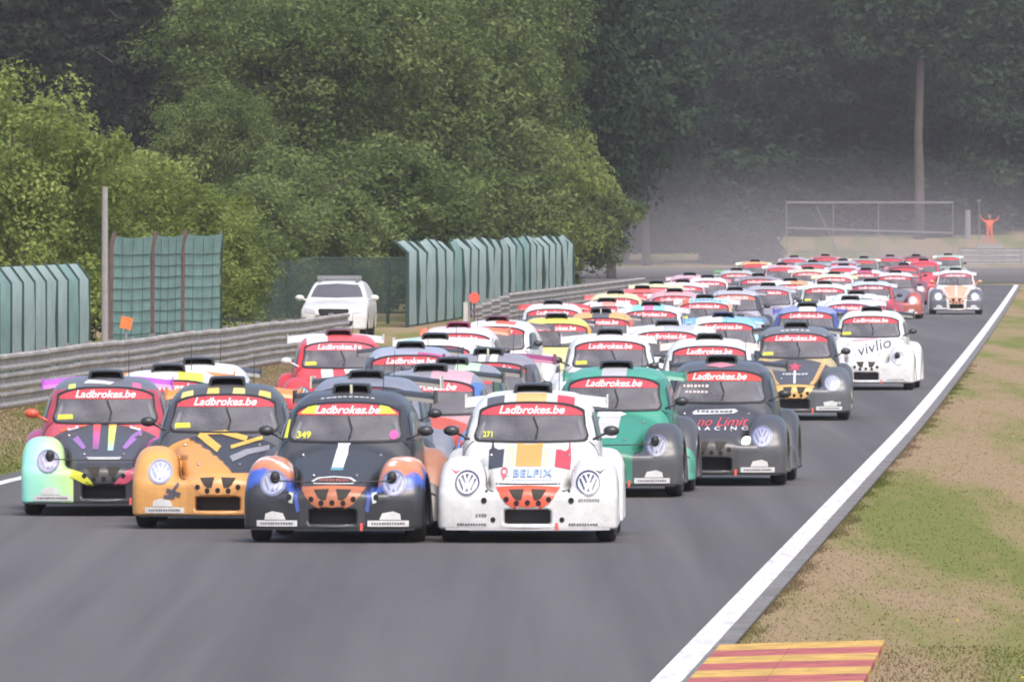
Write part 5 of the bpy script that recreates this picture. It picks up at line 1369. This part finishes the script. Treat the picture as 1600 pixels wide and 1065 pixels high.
def crown_mesh(name, seed, h, rx, base, blobs, br, leaf, per, kind='round'):
    g = np.random.default_rng(seed)
    d = g.normal(size=(blobs, 3)); d /= np.linalg.norm(d, axis=1)[:, None]
    ph = g.uniform(0, 6.28, 6)
    lob = 1 + .16 * np.sin(3 * np.arctan2(d[:, 1], d[:, 0]) + ph[0]) + .13 * np.sin(5 * d[:, 2] + ph[1]) + .10 * np.sin(7 * np.arctan2(d[:, 1], d[:, 0]) + 4 * d[:, 2] + ph[2])
    rad = g.uniform(.30, 1, blobs) ** .45 * lob
    if kind == 'round':
        cz, rz = (h + base) / 2, (h - base) / 2
        c = np.stack([d[:, 0] * rad * rx, d[:, 1] * rad * rx, cz + d[:, 2] * rad * rz * .95], 1)
        c[:, 2] = np.maximum(c[:, 2], base * .9 + .25)
    else:                                         # conifer: tiers narrowing to the top
        q = g.uniform(0, 1, blobs) ** 1.3; z = base + (h - base) * q; tier = np.floor(q * 14) / 14
        rr = rx * (1 - q) ** .85 * (.55 + .45 * (1 - (q * 14 - np.floor(q * 14)))) * g.uniform(.35, 1.0, blobs) ** .5
        an = g.uniform(0, 6.28, blobs); c = np.stack([rr * np.cos(an), rr * np.sin(an), z - .25 * rr], 1)
    bsz = br * g.uniform(.6, 1.35, blobs)
    tone = np.clip(.5 + .28 * g.normal(size=blobs), 0, 1)
    n = blobs * per
    e = g.normal(size=(n, 3)); e /= np.linalg.norm(e, axis=1)[:, None]
    bi = np.repeat(np.arange(blobs), per)
    sq = np.array([1, 1, .72 if kind == 'round' else .38])
    pos = c[bi] + e * (bsz[bi] * g.uniform(.45, 1.08, n))[:, None] * sq
    nn = e * .55 + np.array([0, 0, .55]) + g.normal(size=(n, 3)) * .45; nn /= np.linalg.norm(nn, axis=1)[:, None]
    u = np.cross(nn, g.normal(size=(n, 3))); u /= np.linalg.norm(u, axis=1)[:, None]; v = np.cross(nn, u)
    s = leaf * g.uniform(.55, 1.35, n); a_ = s[:, None] * u; b_ = (s * .62)[:, None] * v
    P_ = np.stack([pos - a_, pos - b_ * .9 + a_ * .1, pos + a_, pos + b_], 1).reshape(-1, 3)
    me = bpy.data.meshes.new(name)
    me.vertices.add(4 * n); me.vertices.foreach_set('co', P_.ravel().astype(np.float32))
    me.loops.add(4 * n); me.loops.foreach_set('vertex_index', np.arange(4 * n, dtype=np.int32))
    me.polygons.add(n); me.polygons.foreach_set('loop_start', np.arange(0, 4 * n, 4, dtype=np.int32)); me.polygons.foreach_set('loop_total', np.full(n, 4, np.int32))
    at = me.attributes.new('tone', 'FLOAT', 'FACE'); at.data.foreach_set('value', np.clip(tone[bi] + .12 * g.normal(size=n), 0, 1).astype(np.float32))
    me.update(); me.validate(); return me
def trunk_mesh(name, seed, h, r0, base, rx):
    g = random.Random(seed); b = MB()
    pts_ = [(g.uniform(-.1, .1) * k, g.uniform(-.1, .1) * k, h * .85 * k / 5.0) for k in range(6)]; pts_[0] = (0, 0, -.3)
    b.tube(pts_, [r0 * (1.25 if k == 0 else 1 - .15 * k) for k in range(6)], 9)
    for i in range(7):
        k = g.uniform(.35, .85); an = g.uniform(0, 6.28); z = h * .85 * k; L = rx * g.uniform(.5, .85)
        b.tube([(0, 0, z), (L * .5 * math.cos(an), L * .5 * math.sin(an), z + L * .35), (L * math.cos(an), L * math.sin(an), z + L * .55)], [r0 * .38, r0 * .22, r0 * .08], 6)
    return b.mesh(name, True)
def kind(name, seed, h, rx, base, blobs, br, leaf, per, r0, k='round'):
    return dict(h=h, crown=crown_mesh(name + '_crown', seed, h, rx, base, blobs, br, leaf, per, k), trunk=trunk_mesh(name + '_trunk', seed, h, r0, base, rx))
BUSH = [kind('bush', 11 + i, 6.5, 3.3, .2, 300, .60, .070, 150, .12) for i in range(2)]
SHRUB = [kind('shrub', 21 + i, 5.5, 3.0, .1, 280, .58, .080, 140, .10) for i in range(2)]
TREE = [kind('tree', 31 + i, 14, 4.4, 1.2, 430, .90, .105, 150, .24) for i in range(3)]
TALL = [kind('tall_tree', 41 + i, 27, 5.6, 3.6, 460, 1.45, .26, 90, .36) for i in range(3)]
FIR = [kind('conifer', 51 + i, 24, 3.8, 1.0, 620, .85, .22, 45, .28, 'fir') for i in range(2)]
UNDER = [kind('undergrowth', 61, 4.0, 3.0, .0, 200, .7, .17, 90, .08)]
tr_rng = random.Random(5)
def plant(name, cat, K, x, r, top, label, mat, group=None, wide=1.0, bark=None, zoff=None):
    """plant K so that its top reaches height `top`; x is measured where the photograph shows it"""
    p = pix(x, r=r, z=0); g_ = ground_z(p.x, p.y); s = (top - g_) / K['h']
    o = empty(name, (p.x, p.y, g_), tr_rng.uniform(0, 6.28)); o.scale = (s * wide, s * wide, s)
    tag(o, label, cat, group); obj('crown', K['crown'], mat, o); obj('trunk', K['trunk'], bark or BARK, o)
    return o
# near bushes
plant('bush', 'bush', BUSH[0], 12, 2.36, 6.55, 'tall bright yellow green bush at the left edge', L_BUSH, wide=.92)
plant('bush', 'bush', BUSH[1], 112, 2.47, 4.9, 'bright bush behind the green fence, right of the tallest bush', L_BUSH, wide=1.15)
plant('bush', 'bush', BUSH[0], 215, 2.55, 4.75, 'rounded bright bush behind the bare grey pole', L_BUSH, wide=1.15)
plant('bush', 'bush', BUSH[1], 292, 2.66, 3.9, 'low bright bush above the screen panels', L_BUSH, wide=1.1)
plant('bush', 'bush', BUSH[1], -60, 2.42, 5.2, 'bright bush cut off by the left edge of the view', L_BUSH)
# middle olive trees and shrubs
plant('tree', 'tree', TREE[0], 420, 3.75, 12.6, 'olive green tree above the white service vehicle', L_MID)
plant('tree', 'tree', TREE[1], 590, 3.80, 13.4, 'broad olive green tree in the middle of the left wood', L_MID)
plant('tree', 'tree', TREE[2], 712, 4.10, 14.6, 'olive green tree above the wavy fence', L_MID)
plant('tree', 'tree', TREE[0], 786, 4.45, 15.6, 'olive green tree at the right end of the lit wood', L_MID, wide=.72)
plant('tree', 'tree', TREE[1], 500, 4.25, 17.5, 'tall olive tree topping the left wood', L_MID)
plant('tree', 'tree', TREE[2], 650, 4.35, 18.0, 'tall olive tree behind the middle of the left wood', L_MID)
plant('tree', 'tree', TREE[1], 345, 3.45, 8.0, 'small olive tree with thin top beside the dark conifers', L_MID, wide=.8)
plant('shrub', 'shrub', SHRUB[0], 385, 3.15, 4.6, 'shrub left of the white service vehicle', L_MID)
plant('shrub', 'shrub', SHRUB[1], 470, 3.25, 5.0, 'shrub right behind the netting fence', L_MID)
plant('shrub', 'shrub', SHRUB[0], 560, 3.42, 6.1, 'rounded shrub left of the wavy green fence', L_MID, wide=1.1)
plant('shrub', 'shrub', SHRUB[1], 690, 3.85, 6.6, 'shrub rising behind the left half of the wavy fence', L_MID)
plant('shrub', 'shrub', SHRUB[0], 806, 4.32, 7.6, 'lit shrub rising behind the right half of the wavy fence', L_BUSH, wide=.8)
plant('shrub', 'shrub', SHRUB[1], 868, 4.55, 6.4, 'dull shrub at the right end of the wavy fence', L_MID, wide=.9)
plant('shrub', 'shrub', SHRUB[1], 310, 2.9, 4.2, 'dim shrub between the bright bushes and the conifers', L_MID)
# dark trees
for i, (x, r_, tp_) in enumerate(((-60, 4.5, 19), (30, 4.35, 20), (120, 4.6, 21), (205, 4.4, 19), (290, 4.55, 21), (370, 4.62, 20))):
    plant('conifer', 'conifer', FIR[i % 2], x, r_, tp_, 'dark conifer in the gap above the bright bushes', L_FIR, 'dark conifers on the left')
plant('dark_tree', 'tree', TALL[0], 893, 4.62, 19, 'dark tree where the left wood ends at the track', L_DARK, wide=.75)
plant('dark_tree', 'tree', TREE[2], 880, 4.66, 10.5, 'low dark tree with foliage down to the ground at the end of the left wood', L_DARK, wide=.9)
plant('dark_tree', 'tree', TALL[1], 955, 5.3, 21, 'dark tree leaning over the start of the hazy clearing', L_DARK, wide=.8)
plant('dark_tree', 'tree', TALL[2], 872, 4.64, 18, 'dark tree closing the right side of the lit wood', L_DARK, wide=.6)
plant('dark_tree', 'tree', TALL[0], 1010, 6.6, 24, 'tall dark tree left of the hazy clearing', L_DARK, wide=.8)
for i, x in enumerate((-120, 60, 250, 430, 610, 790, 880)):
    plant('tall_tree', 'tree', TALL[i % 3], x, 5.4 + .12 * (i % 2), 25, 'tall dark tree behind the left wood', L_DARK, 'tall trees behind the left wood')
for row, (r_, n_, tp_) in enumerate(((7.15, 10, 27), (7.7, 12, 31), (8.4, 13, 36), (9.2, 14, 40))):
    for i in range(n_):
        x = 930 - 60 * row + (1690 - 930 + 120 * row) * (i + .5 * (row % 2)) / (n_ - 1) + tr_rng.uniform(-18, 18)
        if row == 0 and abs(x - 1435) < 45: x += 70
        plant('forest_tree', 'tree', TALL[(i + row) % 3], x, r_ + tr_rng.uniform(-.12, .12), tp_ + tr_rng.uniform(-2, 2), 'tall tree of the hazy dark forest behind the bend', L_DARK, 'trees of the hazy forest behind the bend')
plant('dark_tree', 'tree', TREE[0], 1575, 7.35, 17, 'lower hanging dark tree above the orange suited person', L_DARK, wide=1.2)
plant('dark_tree', 'tree', TREE[1], 1650, 7.2, 18, 'dark tree at the right edge of the view', L_DARK, wide=1.2)
for i, x in enumerate(range(925, 1700, 44)):
    plant('undergrowth_bush', 'bush', UNDER[0], x, 7.02 + .12 * (i % 3) + (.4 if 1480 < x < 1610 else 0), ground_z(0, 735) + 5.2 + 1.2 * math.sin(i * 1.9), 'dark undergrowth bush at the foot of the hazy forest', L_DARK, 'undergrowth below the hazy forest', wide=1.2)
for i in range(15):
    x = 940 + 52 * i + tr_rng.uniform(-14, 14)
    if abs(x - 1435) < 25 or x > 1480: continue
    plant('scrub', 'bush', UNDER[0], x, (6.62 if x < 1190 else 6.92) + tr_rng.uniform(0, .15), 2.6 + tr_rng.uniform(-.5, 1.2), 'low dark scrub on the bank in front of the hazy forest', L_DARK, 'scrub on the far bank', wide=1.4)
# the single pale trunk
p = pix(1436, r=6.9, z=0); g_ = ground_z(p.x, p.y)
pine = empty('pine_tree', (p.x, p.y, g_)); tag(pine, 'tall pine with bare pale trunk behind the steel frame', 'tree')
obj('trunk', MB().tube([(0, 0, -.3), (.05, 0, 3), (-.05, 0, 7), (.1, 0, 12), (.05, 0, 20)], [.42, .34, .30, .25, .12], 10).mesh('pine_trunk', True), BARK_P, pine)
cr = obj('crown', crown_mesh('pine_crown', 77, 24, 4.0, 12.0, 240, 1.3, .30, 60), L_DARK, pine)

GRASS_M = GROUND_M.copy(); GRASS_M.name = 'grass_blades'; t = GRASS_M.node_tree; bs = t.nodes['Principled BSDF']
tl = t.nodes.new('ShaderNodeBsdfTranslucent'); mx = t.nodes.new('ShaderNodeMixShader'); mx.inputs[0].default_value = .5
t.links.new(bs.inputs['Base Color'].links[0].from_socket, tl.inputs[0]); t.links.new(bs.outputs[0], mx.inputs[1]); t.links.new(tl.outputs[0], mx.inputs[2]); t.links.new(mx.outputs[0], t.nodes['Material Output'].inputs[0])
# grass blades on the verges, and small yellow flowers
def blades(name, n, fn, hgt, wid, mat, kindtag, seed):
    g = np.random.default_rng(seed); P_ = []
    u, Y = fn(g, n); X = SL * Y + u + np.array([bend(y_) for y_ in Y])
    an = g.uniform(0, 6.28, n); h = hgt * g.uniform(.5, 1.4, n); wd = wid * g.uniform(.6, 1.3, n)
    lx, ly = g.normal(0, .5, n) * h, g.normal(0, .5, n) * h
    z0 = np.full(n, -.02)
    A = np.stack([X - wd * np.cos(an), Y - wd * np.sin(an), z0], 1); B = np.stack([X + wd * np.cos(an), Y + wd * np.sin(an), z0], 1); C_ = np.stack([X + lx, Y + ly, z0 + h], 1)
    V_ = np.stack([A, B, C_], 1).reshape(-1, 3); me = bpy.data.meshes.new(name)
    me.vertices.add(3 * n); me.vertices.foreach_set('co', V_.ravel().astype(np.float32)); me.loops.add(3 * n); me.loops.foreach_set('vertex_index', np.arange(3 * n, dtype=np.int32))
    me.polygons.add(n); me.polygons.foreach_set('loop_start', np.arange(0, 3 * n, 3, dtype=np.int32)); me.polygons.foreach_set('loop_total', np.full(n, 3, np.int32)); me.update(); me.validate()
    return me
def right_verge(g, n):
    Y = 40 + 190 * g.uniform(0, 1, n) ** 1.7; u = U_R + .33 + 4.7 * g.uniform(0, 1, n) ** 1.15 * np.clip(Y / 100, .55, 2.2)
    keep = ~((Y < 76) & (u < U_R + 1.50)); return np.where(keep, u, U_R + 1.52 + 2.3 * g.uniform(0, 1, n)), Y
def left_verge(g, n): Y = 125 + 120 * g.uniform(0, 1, n); return U_L - .35 - 5.0 * g.uniform(0, 1, n), Y
tag(obj('grass', blades('grass_right', 45000, right_verge, .016, .006, None, 'stuff', 3), GRASS_M), 'short dry grass on the right verge', 'grass', kind='stuff')
tag(obj('grass', blades('grass_left', 60000, left_verge, .030, .010, None, 'stuff', 4), GRASS_M), 'short grass between the track and the near guardrail', 'grass', kind='stuff')
def right_edge(g, n): Y = 42 + 180 * g.uniform(0, 1, n) ** 1.6; return np.where(Y < 76, U_R + 1.50 + 1.6 * g.uniform(0, 1, n), U_R + .27 + np.abs(g.normal(0, .09, n)) + .06 * np.sin(Y * 1.3) + .05 * np.sin(Y * .37)), Y
tag(obj('grass', blades('grass_edge', 30000, right_edge, .022, .008, None, 'stuff', 5), GRASS_M), 'ragged grass fringe along the right white line', 'grass', kind='stuff')
g = np.random.default_rng(9); fb_ = MB()
for k in range(70):
    Y = 62 + 120 * g.uniform() ** 1.4; u = U_R + 1.5 + 4.0 * g.uniform()
    x_, y_, z_ = road_pt(u, Y, .02); rr = g.uniform(.007, .013)
    fb_.add([(x_ - rr, y_, z_), (x_, y_ - rr, z_), (x_ + rr, y_, z_), (x_, y_ + rr, z_), (x_, y_, z_ + rr), (x_, y_, z_ - .012)], [(0, 1, 4), (1, 2, 4), (2, 3, 4), (3, 0, 4), (1, 0, 5), (2, 1, 5), (3, 2, 5), (0, 3, 5)])
tag(obj('wildflowers', fb_.mesh('flowers'), plain('flower_yellow', (.65, .55, .06), .7)), 'tiny yellow flowers scattered in the right verge', 'flowers', kind='stuff')

# ------------------------------------------------------------------ the hazy air
hz = obj('haze', MB().box(-430, 430, -130, 1430, -1.5, 60).mesh('haze')); hz['kind'] = 'stuff'
hz['label'] = 'thin pale dust haze over the track'; hz['category'] = 'haze'
m = bpy.data.materials.new('haze_air'); m.use_nodes = True; t = m.node_tree; t.nodes.clear()
o = t.nodes.new('ShaderNodeOutputMaterial'); pv = t.nodes.new('ShaderNodeVolumePrincipled')
pv.inputs['Color'].default_value = (.90, .88, .93, 1); pv.inputs['Density'].default_value = .00014; pv.inputs['Anisotropy'].default_value = .0
t.links.new(pv.outputs[0], o.inputs['Volume'])
hz.data.materials.append(m)

# dust thrown up behind the pack, hanging low in the clearing
db = MB(); db.ellipsoid((18, 560, 0), (36, 130, 8.0), 32, 20)
db = MB().add([(p_[0], p_[1], max(p_[2], ground_z(p_[0], p_[1]) + .25 if p_[2] < .5 else p_[2])) for p_ in db.v], db.f)
du = obj('dust_cloud', db.mesh('dust_cloud', True)); du['kind'] = 'stuff'; du['label'] = 'low mauve dust cloud hanging behind the pack of cars'; du['category'] = 'dust'
m = bpy.data.materials.new('dust_air'); m.use_nodes = True; t = m.node_tree; t.nodes.clear()
o = t.nodes.new('ShaderNodeOutputMaterial'); pv = t.nodes.new('ShaderNodeVolumePrincipled')
pv.inputs['Color'].default_value = (.72, .665, .68, 1)
tc = t.nodes.new('ShaderNodeTexCoord'); mp_ = t.nodes.new('ShaderNodeMapping'); mp_.vector_type = 'POINT'
mp_.inputs['Location'].default_value = (-18 / 36, -560 / 130, 0); mp_.inputs['Scale'].default_value = (1 / 36, 1 / 130, 1 / 8.0)
gr_ = t.nodes.new('ShaderNodeTexGradient'); gr_.gradient_type = 'QUADRATIC_SPHERE'
ml_ = t.nodes.new('ShaderNodeMath'); ml_.operation = 'MULTIPLY'; ml_.inputs[1].default_value = .0105
t.links.new(tc.outputs['Object'], mp_.inputs['Vector']); t.links.new(mp_.outputs[0], gr_.inputs['Vector']); t.links.new(gr_.outputs['Fac'], ml_.inputs[0]); t.links.new(ml_.outputs[0], pv.inputs['Density'])
t.links.new(pv.outputs[0], o.inputs['Volume']); du.data.materials.append(m)
